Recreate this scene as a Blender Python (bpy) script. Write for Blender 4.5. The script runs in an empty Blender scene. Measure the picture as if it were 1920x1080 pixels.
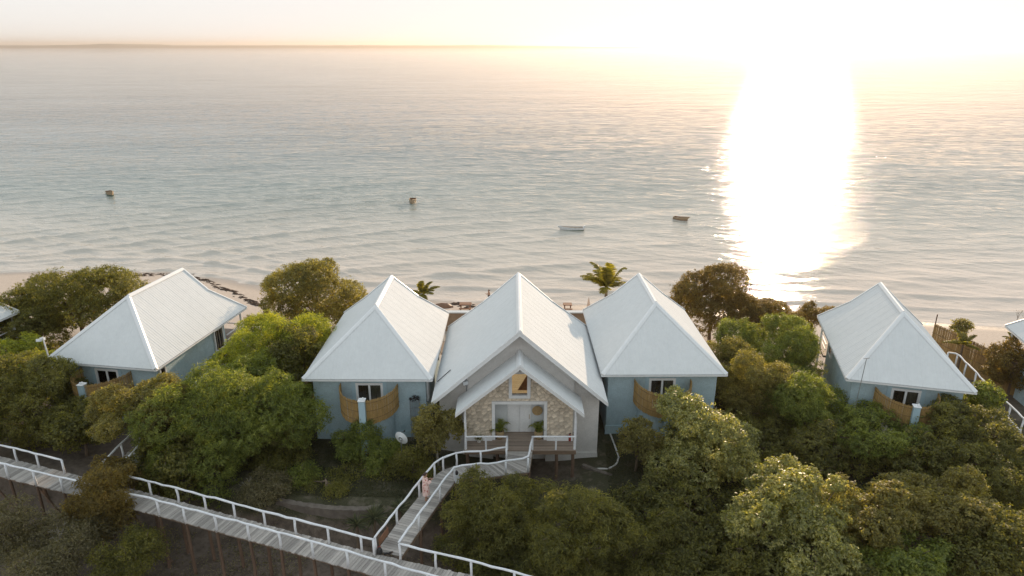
import bpy, math, random
import numpy as np
from mathutils import Vector, Matrix, Quaternion

SC = bpy.context.scene
COL = SC.collection
R = math.radians

# ------------------------------------------------------------------ camera, sky, sun, exposure
CAM_H = 23.3
PITCH = math.atan(455 / 1280)
cam = bpy.data.cameras.new("camera")
cam.sensor_width = 36.0
cam.lens = 24.0
cam.clip_start = 0.5
cam.clip_end = 60000
camo = bpy.data.objects.new("camera", cam)
COL.objects.link(camo)
camo.location = (0, 0, CAM_H)
camo.rotation_euler = (math.pi / 2 - PITCH, 0, 0)
SC.camera = camo

SUN_AZ = R(21.7)          # clockwise from +Y
SUN_EL = R(11.5)
world = bpy.data.worlds.new("World")
SC.world = world
world.use_nodes = True
wn = world.node_tree
wn.nodes.clear()
sky = wn.nodes.new("ShaderNodeTexSky")
sky.sky_type = 'NISHITA'
sky.sun_disc = False
sky.sun_elevation = SUN_EL
sky.sun_rotation = SUN_AZ
sky.altitude = 0
sky.air_density = 0.8
sky.dust_density = 0.8
sky.ozone_density = 2.2
bg = wn.nodes.new("ShaderNodeBackground")
bg.inputs['Strength'].default_value = 0.15
wo = wn.nodes.new("ShaderNodeOutputWorld")
# thin veil of high haze: the same soft compression over the whole dome, g c / (1 + k c)
VEIL, GAIN = (5.0, 5.2, 5.45), (14.4, 14.65, 15.0)
vm = wn.nodes.new("ShaderNodeVectorMath"); vm.operation = 'MULTIPLY_ADD'
vm.inputs[1].default_value = VEIL; vm.inputs[2].default_value = (1, 1, 1)
vd = wn.nodes.new("ShaderNodeVectorMath"); vd.operation = 'DIVIDE'
wn.links.new(sky.outputs[0], vm.inputs[0])
wn.links.new(sky.outputs[0], vd.inputs[0])
wn.links.new(vm.outputs[0], vd.inputs[1])
vg = wn.nodes.new("ShaderNodeVectorMath"); vg.operation = 'MULTIPLY'
vg.inputs[1].default_value = GAIN
wn.links.new(vd.outputs[0], vg.inputs[0])
wn.links.new(vg.outputs[0], bg.inputs['Color'])
wn.links.new(bg.outputs[0], wo.inputs['Surface'])

sun = bpy.data.lights.new("sun", 'SUN')
sun.energy = 2.1
sun.angle = R(0.6)
sun.color = (1.0, 0.75, 0.51)
suno = bpy.data.objects.new("sun", sun)
COL.objects.link(suno)
SUNV = Vector((math.sin(SUN_AZ) * math.cos(SUN_EL), math.cos(SUN_AZ) * math.cos(SUN_EL), math.sin(SUN_EL)))
suno.rotation_euler = (-SUNV).to_track_quat('-Z', 'Y').to_euler()
suno.location = (30, 80, 60)

SC.view_settings.view_transform = 'Standard'
SC.view_settings.look = 'None'
SC.view_settings.exposure = 1.2
SC.view_settings.gamma = 1.0
SC.view_settings.use_curve_mapping = False
SC.render.engine = 'CYCLES'
SC.cycles.max_bounces = 6
SC.cycles.diffuse_bounces = 3
SC.cycles.glossy_bounces = 2
SC.cycles.transmission_bounces = 4
SC.cycles.transparent_max_bounces = 6
SC.cycles.volume_bounces = 0
SC.cycles.use_denoising = True

# ------------------------------------------------------------------ measuring helpers (metres in, metres out)
_f = 1280.0
_c, _s = math.cos(PITCH), math.sin(PITCH)


def ray(px, py):
    a, b = (px - 960) / _f, (py - 540) / _f
    return Vector((a, _c - b * _s, -_s - b * _c))


def gp(px, py, z):
    r = ray(px, py)
    return Vector((0, 0, CAM_H)) + r * ((z - CAM_H) / r.z)


def at(px, py, Y):
    r = ray(px, py)
    return Vector((0, 0, CAM_H)) + r * (Y / r.y)


def depth(p):
    return p[1] * _c + (CAM_H - p[2]) * _s


def interp(x, xs, ys):
    return float(np.interp(x, xs, ys))


def vnoise(x, y, seed=0):
    """smooth value noise on arrays, -1..1"""
    x = np.asarray(x, float); y = np.asarray(y, float)
    xi = np.floor(x).astype(np.int64); yi = np.floor(y).astype(np.int64)
    xf = x - xi; yf = y - yi
    u = xf * xf * (3 - 2 * xf); v = yf * yf * (3 - 2 * yf)

    def h(a, b):
        n = (a * 374761393 + b * 668265263 + seed * 1442695041) & 0x7fffffff
        n = ((n ^ (n >> 13)) * 1274126177) & 0x7fffffff
        return (n ^ (n >> 16)) % 65536 / 32767.5 - 1
    return ((h(xi, yi) * (1 - u) + h(xi + 1, yi) * u) * (1 - v) + (h(xi, yi + 1) * (1 - u) + h(xi + 1, yi + 1) * u) * v)


# ------------------------------------------------------------------ materials
def new_mat(name):
    m = bpy.data.materials.new(name)
    m.use_nodes = True
    nt = m.node_tree
    return m, nt, nt.nodes['Principled BSDF'], nt.nodes['Material Output']


def N(nt, typ, **kw):
    n = nt.nodes.new(typ)
    for k, v in kw.items():
        setattr(n, k, v)
    return n


def ramp(nt, stops, interp_='LINEAR'):
    n = nt.nodes.new("ShaderNodeValToRGB")
    cr = n.color_ramp
    cr.interpolation = interp_
    while len(cr.elements) < len(stops):
        cr.elements.new(0.5)
    for e, (p, c) in zip(cr.elements, stops):
        e.position = p
        e.color = (c[0], c[1], c[2], 1)
    return n


def mix(nt, fac, a, b, blend='MIX'):
    n = nt.nodes.new("ShaderNodeMix")
    n.data_type = 'RGBA'
    n.blend_type = blend
    for sock, v in ((n.inputs[0], fac), (n.inputs[6], a), (n.inputs[7], b)):
        if isinstance(v, (int, float)):
            sock.default_value = v
        elif isinstance(v, (tuple, list)):
            sock.default_value = (v[0], v[1], v[2], 1)
        else:
            nt.links.new(v, sock)
    return n.outputs[2]


def noise(nt, vec, scale, detail=3, rough=0.55):
    n = nt.nodes.new("ShaderNodeTexNoise")
    n.inputs['Scale'].default_value = scale
    n.inputs['Detail'].default_value = detail
    n.inputs['Roughness'].default_value = rough
    if vec is not None:
        nt.links.new(vec, n.inputs['Vector'])
    return n


def coords(nt, kind='Object', scale=None, rot=None):
    t = nt.nodes.new("ShaderNodeTexCoord")
    out = t.outputs[kind]
    if scale or rot:
        mp = nt.nodes.new("ShaderNodeMapping")
        if scale:
            mp.inputs['Scale'].default_value = scale
        if rot:
            mp.inputs['Rotation'].default_value = rot
        nt.links.new(out, mp.inputs['Vector'])
        out = mp.outputs[0]
    return out


def bump(nt, height, strength, dist=0.02):
    b = nt.nodes.new("ShaderNodeBump")
    b.inputs['Strength'].default_value = strength
    b.inputs['Distance'].default_value = dist
    nt.links.new(height, b.inputs['Height'])
    return b.outputs[0]


def simple(name, col, rough=0.6, var=0.12, scale=6.0, bumpk=0.25, metallic=0.0, stretch=None, objvar=0.0, spec=0.5, dirt=None):
    m, nt, bs, out = new_mat(name)
    co = coords(nt, 'Object', scale=stretch)
    n1 = noise(nt, co, scale, 5, 0.6)
    n2 = noise(nt, co, scale * 0.17, 3, 0.6)
    lo = tuple(c * (1 - var) for c in col)
    hi = tuple(min(1, c * (1 + var)) for c in col)
    rp = ramp(nt, [(0.3, lo), (0.7, hi)])
    nt.links.new(n1.outputs[0], rp.inputs[0])
    rp2 = ramp(nt, [(0.3, (1 - var,) * 3), (0.65, (1, 1, 1))])
    nt.links.new(n2.outputs[0], rp2.inputs[0])
    c = mix(nt, 1.0, rp.outputs[0], rp2.outputs[0], 'MULTIPLY')
    if dirt:
        n3 = noise(nt, co, dirt[1], 6, 0.65)
        r3 = ramp(nt, [(dirt[2], (0, 0, 0)), (dirt[2] + 0.15, (1, 1, 1))])
        nt.links.new(n3.outputs[0], r3.inputs[0])
        c = mix(nt, r3.outputs[0], c, dirt[0])
    if objvar:
        oi = nt.nodes.new("ShaderNodeObjectInfo")
        r4 = ramp(nt, [(0, (1 - objvar,) * 3), (1, (1 + objvar * 0.6,) * 3)])
        nt.links.new(oi.outputs['Random'], r4.inputs[0])
        c = mix(nt, 1.0, c, r4.outputs[0], 'MULTIPLY')
    nt.links.new(c, bs.inputs['Base Color'])
    bs.inputs['Roughness'].default_value = rough
    bs.inputs['Metallic'].default_value = metallic
    bs.inputs['Specular IOR Level'].default_value = spec
    if bumpk:
        nt.links.new(bump(nt, n1.outputs[0], bumpk, 0.02), bs.inputs['Normal'])
    return m


M = {}
M['roof'] = simple('roof_paint', (0.70, 0.705, 0.70), 0.8, 0.035, 3.0, 0.03, spec=0.15, dirt=((0.68, 0.67, 0.65), 1.3, 0.62))
M['cap'] = simple('roof_cap_paint', (0.80, 0.80, 0.80), 0.35, 0.03, 3.0, 0.02)
M['plaster'] = simple('blue_plaster', (0.43, 0.55, 0.60), 0.85, 0.13, 11.0, 0.9, dirt=((0.33, 0.45, 0.50), 0.9, 0.52))
M['plaster_grey'] = simple('grey_plaster', (0.66, 0.63, 0.60), 0.85, 0.08, 14.0, 0.6, dirt=((0.55, 0.54, 0.53), 0.7, 0.6))
M['plaster_white'] = simple('white_plaster', (0.62, 0.64, 0.65), 0.8, 0.05, 10.0, 0.3)
M['white'] = simple('white_paint', (0.80, 0.80, 0.80), 0.45, 0.05, 8.0, 0.1)
M['rail'] = simple('rail_paint', (0.82, 0.82, 0.84), 0.5, 0.10, 9.0, 0.5, dirt=((0.45, 0.43, 0.40), 3.0, 0.66))
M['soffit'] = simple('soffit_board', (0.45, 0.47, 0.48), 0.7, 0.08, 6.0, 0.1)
M['plank'] = simple('weathered_plank', (0.44, 0.40, 0.365), 0.8, 0.22, 5.0, 0.5, stretch=(1, 14, 4), objvar=0.38)
M['deck'] = simple('porch_deck_wood', (0.36, 0.28, 0.225), 0.7, 0.2, 5.0, 0.4, stretch=(1.2, 12, 4), objvar=0.3)
M['stilt'] = simple('stilt_wood', (0.17, 0.105, 0.07), 0.85, 0.25, 6.0, 0.5, stretch=(5, 5, 0.6))
M['beam'] = simple('bearer_wood', (0.20, 0.135, 0.09), 0.8, 0.2, 6.0, 0.4, stretch=(0.6, 5, 5))
M['reed'] = simple('reed_cane', (0.42, 0.27, 0.10), 0.75, 0.30, 10.0, 0.5, stretch=(6, 6, 0.5))
M['reed_edge'] = simple('reed_binding', (0.20, 0.13, 0.06), 0.8, 0.2, 10.0, 0.3)
M['stone'] = simple('wall_stone', (0.76, 0.65, 0.52), 0.85, 0.22, 7.0, 0.6, objvar=0.30)
M['mortar'] = simple('stone_mortar', (0.58, 0.49, 0.38), 0.9, 0.1, 9.0, 0.5)
M['curtain'] = simple('curtain_cloth', (0.33, 0.29, 0.22), 0.9, 0.1, 5.0, 0.2)
M['curtain_dark'] = simple('curtain_brown', (0.11, 0.075, 0.055), 0.9, 0.1, 5.0, 0.2)
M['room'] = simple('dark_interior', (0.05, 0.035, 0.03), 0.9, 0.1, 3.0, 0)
M['terracotta'] = simple('basket_pot', (0.46, 0.33, 0.18), 0.8, 0.2, 20.0, 0.6, stretch=(1, 1, 4))
M['soil'] = simple('soil', (0.06, 0.045, 0.03), 0.95, 0.3, 12.0, 0.8)
M['rattan'] = simple('woven_rattan', (0.52, 0.36, 0.18), 0.8, 0.25, 30.0, 0.8)
M['metal'] = simple('grey_metal', (0.35, 0.35, 0.36), 0.4, 0.1, 10.0, 0.1, metallic=0.6)
M['dark'] = simple('dark_rubber', (0.03, 0.028, 0.028), 0.6, 0.2, 10.0, 0.2)
M['red'] = simple('red_paint', (0.32, 0.04, 0.03), 0.4, 0.1, 10.0, 0.05)
M['bark'] = simple('bark', (0.20, 0.145, 0.10), 0.9, 0.3, 7.0, 0.9, stretch=(3, 3, 0.7))
M['bark_pale'] = simple('pale_bark', (0.42, 0.37, 0.31), 0.9, 0.25, 7.0, 0.9, stretch=(3, 3, 0.7))
M['wallstone'] = simple('retaining_concrete', (0.17, 0.14, 0.115), 0.9, 0.25, 3.0, 0.8, dirt=((0.13, 0.10, 0.08), 1.2, 0.55))
M['brickwall'] = simple('beach_wall_render', (0.36, 0.25, 0.17), 0.9, 0.2, 2.5, 0.6)
M['hull_white'] = simple('boat_white', (0.72, 0.74, 0.76), 0.4, 0.08, 4.0, 0.05)
M['hull_green'] = simple('boat_green', (0.06, 0.11, 0.07), 0.5, 0.15, 4.0, 0.05)
M['hull_brown'] = simple('boat_brown', (0.20, 0.10, 0.05), 0.5, 0.2, 4.0, 0.1)
M['hull_tan'] = simple('boat_tan', (0.42, 0.30, 0.19), 0.5, 0.2, 4.0, 0.1)
M['wood'] = simple('table_wood', (0.26, 0.12, 0.06), 0.6, 0.2, 6.0, 0.2)
M['canvas'] = simple('parasol_canvas', (0.66, 0.52, 0.42), 0.85, 0.1, 8.0, 0.2)
M['skin'] = simple('skin', (0.42, 0.235, 0.155), 0.55, 0.06, 10.0, 0.05)
M['hair'] = simple('dark_hair', (0.045, 0.022, 0.014), 0.5, 0.2, 30.0, 0.3)
M['wrack'] = simple('dry_seaweed', (0.075, 0.045, 0.028), 0.95, 0.3, 5.0, 0.8)
M['land'] = simple('far_land', (0.20, 0.165, 0.125), 0.95, 0.2, 0.002, 0)
M['seat'] = simple('boat_seat', (0.46, 0.40, 0.34), 0.6, 0.1, 6.0, 0.1)


def _dress():
    m, nt, bs, out = new_mat('floral_dress')
    co = coords(nt, 'Object')
    v = nt.nodes.new("ShaderNodeTexVoronoi")
    v.inputs['Scale'].default_value = 7.5
    nt.links.new(co, v.inputs['Vector'])
    r = ramp(nt, [(0.20, (0.50, 0.12, 0.10)), (0.40, (0.80, 0.52, 0.46)), (0.62, (0.84, 0.64, 0.58))])
    nt.links.new(v.outputs['Distance'], r.inputs[0])
    n = noise(nt, co, 5.0, 2)
    r2 = ramp(nt, [(0.42, (0, 0, 0)), (0.56, (1, 1, 1))])
    nt.links.new(n.outputs[0], r2.inputs[0])
    c = mix(nt, r2.outputs[0], (0.82, 0.58, 0.52), r.outputs[0])
    nt.links.new(c, bs.inputs['Base Color'])
    bs.inputs['Roughness'].default_value = 0.85
    return m


M['dress'] = _dress()


def _glass():
    m, nt, bs, out = new_mat('window_glass')
    nt.nodes.remove(bs)
    tr = nt.nodes.new("ShaderNodeBsdfTransparent")
    tr.inputs['Color'].default_value = (0.82, 0.84, 0.84, 1)
    gl = nt.nodes.new("ShaderNodeBsdfGlossy")
    gl.inputs['Roughness'].default_value = 0.03
    fr = nt.nodes.new("ShaderNodeFresnel")
    fr.inputs['IOR'].default_value = 1.5
    mx = nt.nodes.new("ShaderNodeMixShader")
    nt.links.new(fr.outputs[0], mx.inputs[0])
    nt.links.new(tr.outputs[0], mx.inputs[1])
    nt.links.new(gl.outputs[0], mx.inputs[2])
    nt.links.new(mx.outputs[0], out.inputs['Surface'])
    return m


M['glass'] = _glass()


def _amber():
    """timber room behind the gable window, its glow standing in for sunlight inside"""
    m, nt, bs, out = new_mat('emissive_timber_room')
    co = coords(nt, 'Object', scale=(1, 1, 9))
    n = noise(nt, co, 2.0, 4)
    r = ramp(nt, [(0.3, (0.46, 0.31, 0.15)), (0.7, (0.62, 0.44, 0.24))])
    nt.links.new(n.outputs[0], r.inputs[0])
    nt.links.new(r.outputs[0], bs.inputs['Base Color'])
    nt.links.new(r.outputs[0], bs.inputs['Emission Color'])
    bs.inputs['Emission Strength'].default_value = 0.30  # walls glow by themselves in place of sunlight in the room
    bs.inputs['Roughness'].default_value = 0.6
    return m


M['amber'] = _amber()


def leaf_mat(name, dark, mid, light, trans=0.5, rough=0.5, tint=(1.05, 1.0, 0.32), spec=0.35, clump=0.55):
    m, nt, bs, out = new_mat(name)
    geo = nt.nodes.new("ShaderNodeNewGeometry")
    co = coords(nt, 'Object')
    n = noise(nt, co, clump, 3, 0.6)
    ma = nt.nodes.new("ShaderNodeMath"); ma.operation = 'MULTIPLY_ADD'
    nt.links.new(geo.outputs['Random Per Island'], ma.inputs[0])
    ma.inputs[1].default_value = 0.55
    ad = nt.nodes.new("ShaderNodeMath"); ad.operation = 'MULTIPLY_ADD'
    nt.links.new(n.outputs[0], ad.inputs[0])
    ad.inputs[1].default_value = 0.9
    ad.inputs[2].default_value = -0.22
    nt.links.new(ad.outputs[0], ma.inputs[2])
    rp = ramp(nt, [(0.1, dark), (0.5, mid), (0.95, light)])
    nt.links.new(ma.outputs[0], rp.inputs[0])
    nt.links.new(rp.outputs[0], bs.inputs['Base Color'])
    bs.inputs['Roughness'].default_value = rough
    bs.inputs['Specular IOR Level'].default_value = spec
    tr = nt.nodes.new("ShaderNodeBsdfTranslucent")
    c2 = mix(nt, 1.0, rp.outputs[0], tuple(2.5 * t for t in tint), 'MULTIPLY')
    nt.links.new(c2, tr.inputs['Color'])
    mx = nt.nodes.new("ShaderNodeMixShader")
    mx.inputs[0].default_value = trans
    nt.links.new(bs.outputs[0], mx.inputs[1])
    nt.links.new(tr.outputs[0], mx.inputs[2])
    nt.links.new(mx.outputs[0], out.inputs['Surface'])
    return m


L = {}
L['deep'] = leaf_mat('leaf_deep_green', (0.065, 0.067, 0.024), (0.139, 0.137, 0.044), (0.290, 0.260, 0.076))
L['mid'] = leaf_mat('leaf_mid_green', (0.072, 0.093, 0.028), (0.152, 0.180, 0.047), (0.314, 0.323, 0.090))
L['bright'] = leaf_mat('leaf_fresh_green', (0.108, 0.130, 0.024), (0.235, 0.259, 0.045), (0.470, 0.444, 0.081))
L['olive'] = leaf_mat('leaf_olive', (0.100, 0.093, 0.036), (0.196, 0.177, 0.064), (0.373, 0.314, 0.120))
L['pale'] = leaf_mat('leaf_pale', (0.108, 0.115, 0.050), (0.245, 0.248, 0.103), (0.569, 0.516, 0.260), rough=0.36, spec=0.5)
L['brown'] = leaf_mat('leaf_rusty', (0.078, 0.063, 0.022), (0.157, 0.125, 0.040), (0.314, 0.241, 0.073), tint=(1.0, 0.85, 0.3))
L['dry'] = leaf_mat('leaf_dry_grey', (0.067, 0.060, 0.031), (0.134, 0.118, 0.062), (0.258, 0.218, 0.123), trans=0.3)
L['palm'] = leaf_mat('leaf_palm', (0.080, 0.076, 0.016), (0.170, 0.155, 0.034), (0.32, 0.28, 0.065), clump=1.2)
L['yucca'] = leaf_mat('leaf_yucca', (0.060, 0.070, 0.045), (0.130, 0.140, 0.090), (0.240, 0.240, 0.160), trans=0.2)
L['grass'] = leaf_mat('leaf_grass', (0.024, 0.026, 0.010), (0.044, 0.046, 0.016), (0.085, 0.080, 0.028), trans=0.25)


# ------------------------------------------------------------------ mesh helpers
class MB:
    def __init__(self):
        self.v = []; self.f = []

    def add(self, vs, fs):
        o = len(self.v)
        self.v += [tuple(p) for p in vs]
        self.f += [tuple(i + o for i in q) for q in fs]
        return self

    def box(self, x0, x1, y0, y1, z0, z1):
        return self.add([(x0, y0, z0), (x1, y0, z0), (x1, y1, z0), (x0, y1, z0), (x0, y0, z1), (x1, y0, z1), (x1, y1, z1), (x0, y1, z1)],
                        [(0, 3, 2, 1), (4, 5, 6, 7), (0, 1, 5, 4), (1, 2, 6, 5), (2, 3, 7, 6), (3, 0, 4, 7)])

    def taper(self, x0, x1, y0, y1, z0, z1, g):
        """box whose foot is wider by g on every side"""
        return self.add([(x0 - g, y0 - g, z0), (x1 + g, y0 - g, z0), (x1 + g, y1 + g, z0), (x0 - g, y1 + g, z0), (x0, y0, z1), (x1, y0, z1), (x1, y1, z1), (x0, y1, z1)],
                        [(0, 3, 2, 1), (4, 5, 6, 7), (0, 1, 5, 4), (1, 2, 6, 5), (2, 3, 7, 6), (3, 0, 4, 7)])

    def prism(self, poly, vec):
        n = len(poly)
        vec = Vector(vec)
        a = [Vector(p) for p in poly]
        b = [p + vec for p in a]
        return self.add(a + b, [tuple(range(n)), tuple(range(2 * n - 1, n - 1, -1))] + [(i, i + n, (i + 1) % n + n, (i + 1) % n) for i in range(n)])

    def beam(self, p, q, w, h, up=(0, 0, 1)):
        p = Vector(p); q = Vector(q)
        d = (q - p).normalized()
        u = Vector(up)
        s = d.cross(u)
        if s.length < 1e-4:
            s = d.cross(Vector((1, 0, 0)))
        s.normalize()
        u = s.cross(d).normalized()
        vs = [c + s * a * w / 2 + u * b * h / 2 for c in (p, q) for a, b in ((-1, -1), (1, -1), (1, 1), (-1, 1))]
        return self.add(vs, [(0, 1, 2, 3), (7, 6, 5, 4), (0, 4, 5, 1), (1, 5, 6, 2), (2, 6, 7, 3), (3, 7, 4, 0)])

    def tube(self, pts, rad, n=7, cap=True):
        pts = [Vector(p) for p in pts]
        if isinstance(rad, (int, float)):
            rad = [rad] * len(pts)
        ref = Vector((0.13, 0.31, 0.94))
        rings = []
        for i, p in enumerate(pts):
            d = (pts[min(i + 1, len(pts) - 1)] - pts[max(i - 1, 0)]).normalized()
            if abs(d.dot(ref)) > 0.97:
                ref = Vector((0.9, 0.4, 0.1))
            s = d.cross(ref).normalized()
            t = s.cross(d).normalized()
            rings.append([p + (s * math.cos(2 * math.pi * k / n) + t * math.sin(2 * math.pi * k / n)) * rad[i] for k in range(n)])
        vs = [v for r in rings for v in r]
        fs = [(i * n + k, i * n + (k + 1) % n, (i + 1) * n + (k + 1) % n, (i + 1) * n + k) for i in range(len(pts) - 1) for k in range(n)]
        if cap:
            fs += [tuple(range(n - 1, -1, -1)), tuple(range((len(pts) - 1) * n, len(pts) * n))]
        return self.add(vs, fs)

    def lathe(self, prof, n=16, c=(0, 0, 0), sx=1, sy=1):
        vs = [(c[0] + r * math.cos(2 * math.pi * k / n) * sx, c[1] + r * math.sin(2 * math.pi * k / n) * sy, c[2] + z) for r, z in prof for k in range(n)]
        fs = [(i * n + k, i * n + (k + 1) % n, (i + 1) * n + (k + 1) % n, (i + 1) * n + k) for i in range(len(prof) - 1) for k in range(n)]
        fs += [tuple(range(n - 1, -1, -1)), tuple(range((len(prof) - 1) * n, len(prof) * n))]
        return self.add(vs, fs)

    def build(self, name, mat, parent=None, smooth=False, loc=None):
        me = bpy.data.meshes.new(name)
        me.from_pydata(self.v, [], self.f)
        me.materials.append(mat)
        if smooth:
            me.shade_smooth()
        o = bpy.data.objects.new(name, me)
        COL.objects.link(o)
        if parent is not None:
            o.parent = parent
        if loc is not None:
            o.location = loc
        return o


def np_mesh(name, v, f, mat, parent=None, smooth=False):
    """fast mesh from arrays, f is (n,4) or (n,3)"""
    me = bpy.data.meshes.new(name)
    v = np.ascontiguousarray(v, dtype=np.float32); f = np.ascontiguousarray(f, dtype=np.int32)
    k = f.shape[1]
    me.vertices.add(len(v)); me.vertices.foreach_set('co', v.ravel())
    me.loops.add(f.size); me.loops.foreach_set('vertex_index', f.ravel())
    me.polygons.add(len(f)); me.polygons.foreach_set('loop_start', np.arange(0, f.size, k, dtype=np.int32))
    me.update(calc_edges=True)
    me.materials.append(mat)
    if smooth:
        me.shade_smooth()
    o = bpy.data.objects.new(name, me)
    COL.objects.link(o)
    if parent is not None:
        o.parent = parent
    return o


def tag(o, label=None, cat=None, group=None, kind=None):
    for k, v in (('label', label), ('category', cat), ('group', group), ('kind', kind)):
        if v:
            o[k] = v
    return o


def empty(name, loc, rz=0.0, label=None, cat=None, group=None):
    o = bpy.data.objects.new(name, None)
    o.empty_display_size = 0.3
    COL.objects.link(o)
    o.location = loc
    o.rotation_euler = (0, 0, rz)
    return tag(o, label, cat, group)


# ------------------------------------------------------------------ terrain
SEA = -5.0
SH_X = [-140, -95, -75, -60, -46, -36, -28, -18, -7, 8, 25, 44, 54, 70, 110, 200]
SH_Y = [84, 84, 84.5, 86.5, 86, 82.5, 78.5, 76, 75, 74.0, 71.2, 68.8, 67.0, 65, 62, 60]


def shore(x):
    return np.interp(x, SH_X, SH_Y)


def ground_z(x, y):
    x = np.asarray(x, float); y = np.asarray(y, float)
    d = shore(x) - y
    beach = np.where(d > 0, SEA + 0.172 * d, SEA + 0.10 * d)
    beach = np.maximum(beach, SEA - 3.5)
    top = 0.0 + 0.16 * vnoise(x * 0.18, y * 0.18, 3) + 0.05 * vnoise(x * 0.7, y * 0.7, 5)
    # hollow round the main house and lower right-hand side
    top = top - 0.8 * np.exp(-(((x - 1.5) / 5.0) ** 2 + ((y - 35) / 3.2) ** 2)) - 0.5 / (1 + np.exp(-(x - 16) / 3.0))
    # bank falling to the gully under the boardwalk
    edge = np.interp(x, [-60, -30, -22, -14, -9, -4, 2, 6, 12, 20, 60], [33.5, 33.5, 33.2, 31.6, 31.0, 30.8, 32.4, 32.5, 31.0, 30.0, 30.0])
    t = np.clip((edge - y) / 1.6, 0, 1)
    t = t * t * (3 - 2 * t)
    top = top - 1.7 * t - 0.05 * np.clip(edge - y, 0, 20)
    k = 0.7
    m = -k * np.log(np.exp(-np.clip(top, -9, 9) / k) + np.exp(-np.clip(beach, -9, 9) / k))
    return np.where(beach > 2.5, top, m)


def gz(x, y):
    return float(ground_z(x, y))


def _ground_mat():
    m, nt, bs, out = new_mat('ground_sand_soil_lawn')
    geo = nt.nodes.new("ShaderNodeNewGeometry")
    pos = geo.outputs['Position']
    sep = nt.nodes.new("ShaderNodeSeparateXYZ"); nt.links.new(pos, sep.inputs[0])
    n1 = noise(nt, pos, 0.35, 5, 0.6)
    n2 = noise(nt, pos, 3.0, 5, 0.65)
    n3 = noise(nt, pos, 14.0, 4, 0.6)
    sandr = ramp(nt, [(0.3, (0.40, 0.335, 0.28)), (0.7, (0.50, 0.425, 0.365))])
    nt.links.new(n2.outputs[0], sandr.inputs[0])
    soilr = ramp(nt, [(0.3, (0.060, 0.044, 0.033)), (0.7, (0.15, 0.112, 0.085))])
    nt.links.new(n2.outputs[0], soilr.inputs[0])
    lawnr = ramp(nt, [(0.35, (0.034, 0.032, 0.015)), (0.65, (0.062, 0.058, 0.026))])
    nt.links.new(n3.outputs[0], lawnr.inputs[0])

    def band(sock, lo, hi):
        mr = nt.nodes.new("ShaderNodeMapRange"); mr.interpolation_type = 'SMOOTHSTEP'
        nt.links.new(sock, mr.inputs['Value'])
        mr.inputs['From Min'].default_value = lo; mr.inputs['From Max'].default_value = hi
        return mr.outputs[0]

    def add_noise(sock, amt):
        a = nt.nodes.new("ShaderNodeMath"); a.operation = 'MULTIPLY_ADD'
        nt.links.new(n1.outputs[0], a.inputs[0]); a.inputs[1].default_value = amt
        nt.links.new(sock, a.inputs[2]); return a.outputs[0]
    yn = add_noise(sep.outputs[1], 7.0)
    xn = add_noise(sep.outputs[0], 5.0)
    zn = add_noise(sep.outputs[2], 0.5)
    # lawn on the upper terrace, bare soil in the gully
    c = mix(nt, band(zn, -0.75, -0.25), soilr.outputs[0], lawnr.outputs[0])
    # trodden sandy patches in the soil
    n4 = noise(nt, pos, 0.9, 5, 0.7)
    r5 = ramp(nt, [(0.50, (0, 0, 0)), (0.68, (0.5, 0.5, 0.5))])
    nt.links.new(n4.outputs[0], r5.inputs[0])
    c = mix(nt, r5.outputs[0], c, (0.24, 0.19, 0.15))
    # sandy soil on the left bank
    c = mix(nt, band(xn, -13.0, -17.0), c, mix(nt, 0.12, soilr.outputs[0], sandr.outputs[0]))
    c = mix(nt, band(yn, 51.0, 54.0), c, sandr.outputs[0])
    # damp sand by the water
    wet = band(sep.outputs[2], -4.35, -4.95)
    c = mix(nt, wet, c, (0.30, 0.25, 0.205))
    nt.links.new(c, bs.inputs['Base Color'])
    rr = nt.nodes.new("ShaderNodeMapRange"); nt.links.new(wet, rr.inputs['Value'])
    rr.inputs['To Min'].default_value = 0.95; rr.inputs['To Max'].default_value = 0.35
    nt.links.new(rr.outputs[0], bs.inputs['Roughness'])
    nt.links.new(bump(nt, n2.outputs[0], 0.6, 0.08), bs.inputs['Normal'])
    return m


def grid_sheet(name, xs, ys, zf, mat):
    X, Y = np.meshgrid(xs, ys)
    Z = zf(X, Y)
    v = np.stack([X, Y, Z], -1).reshape(-1, 3)
    nx = len(xs)
    i = np.arange((len(ys) - 1) * nx).reshape(len(ys) - 1, nx)[:, :-1].ravel()
    f = np.stack([i, i + 1, i + nx + 1, i + nx], -1)
    return np_mesh(name, v, f, mat, smooth=True)


gx = np.concatenate([np.linspace(-400, -70, 24, endpoint=False), np.arange(-70, 70, 0.55), np.linspace(70, 400, 24)])
gy = np.concatenate([np.linspace(-80, 18, 14, endpoint=False), np.arange(18, 92, 0.5), np.linspace(92, 200, 12)])
ground = grid_sheet('ground', gx, gy, ground_z, _ground_mat())
tag(ground, 'sandy dune ground with dark lawn and soil falling to the beach', 'ground', kind='structure')


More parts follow.
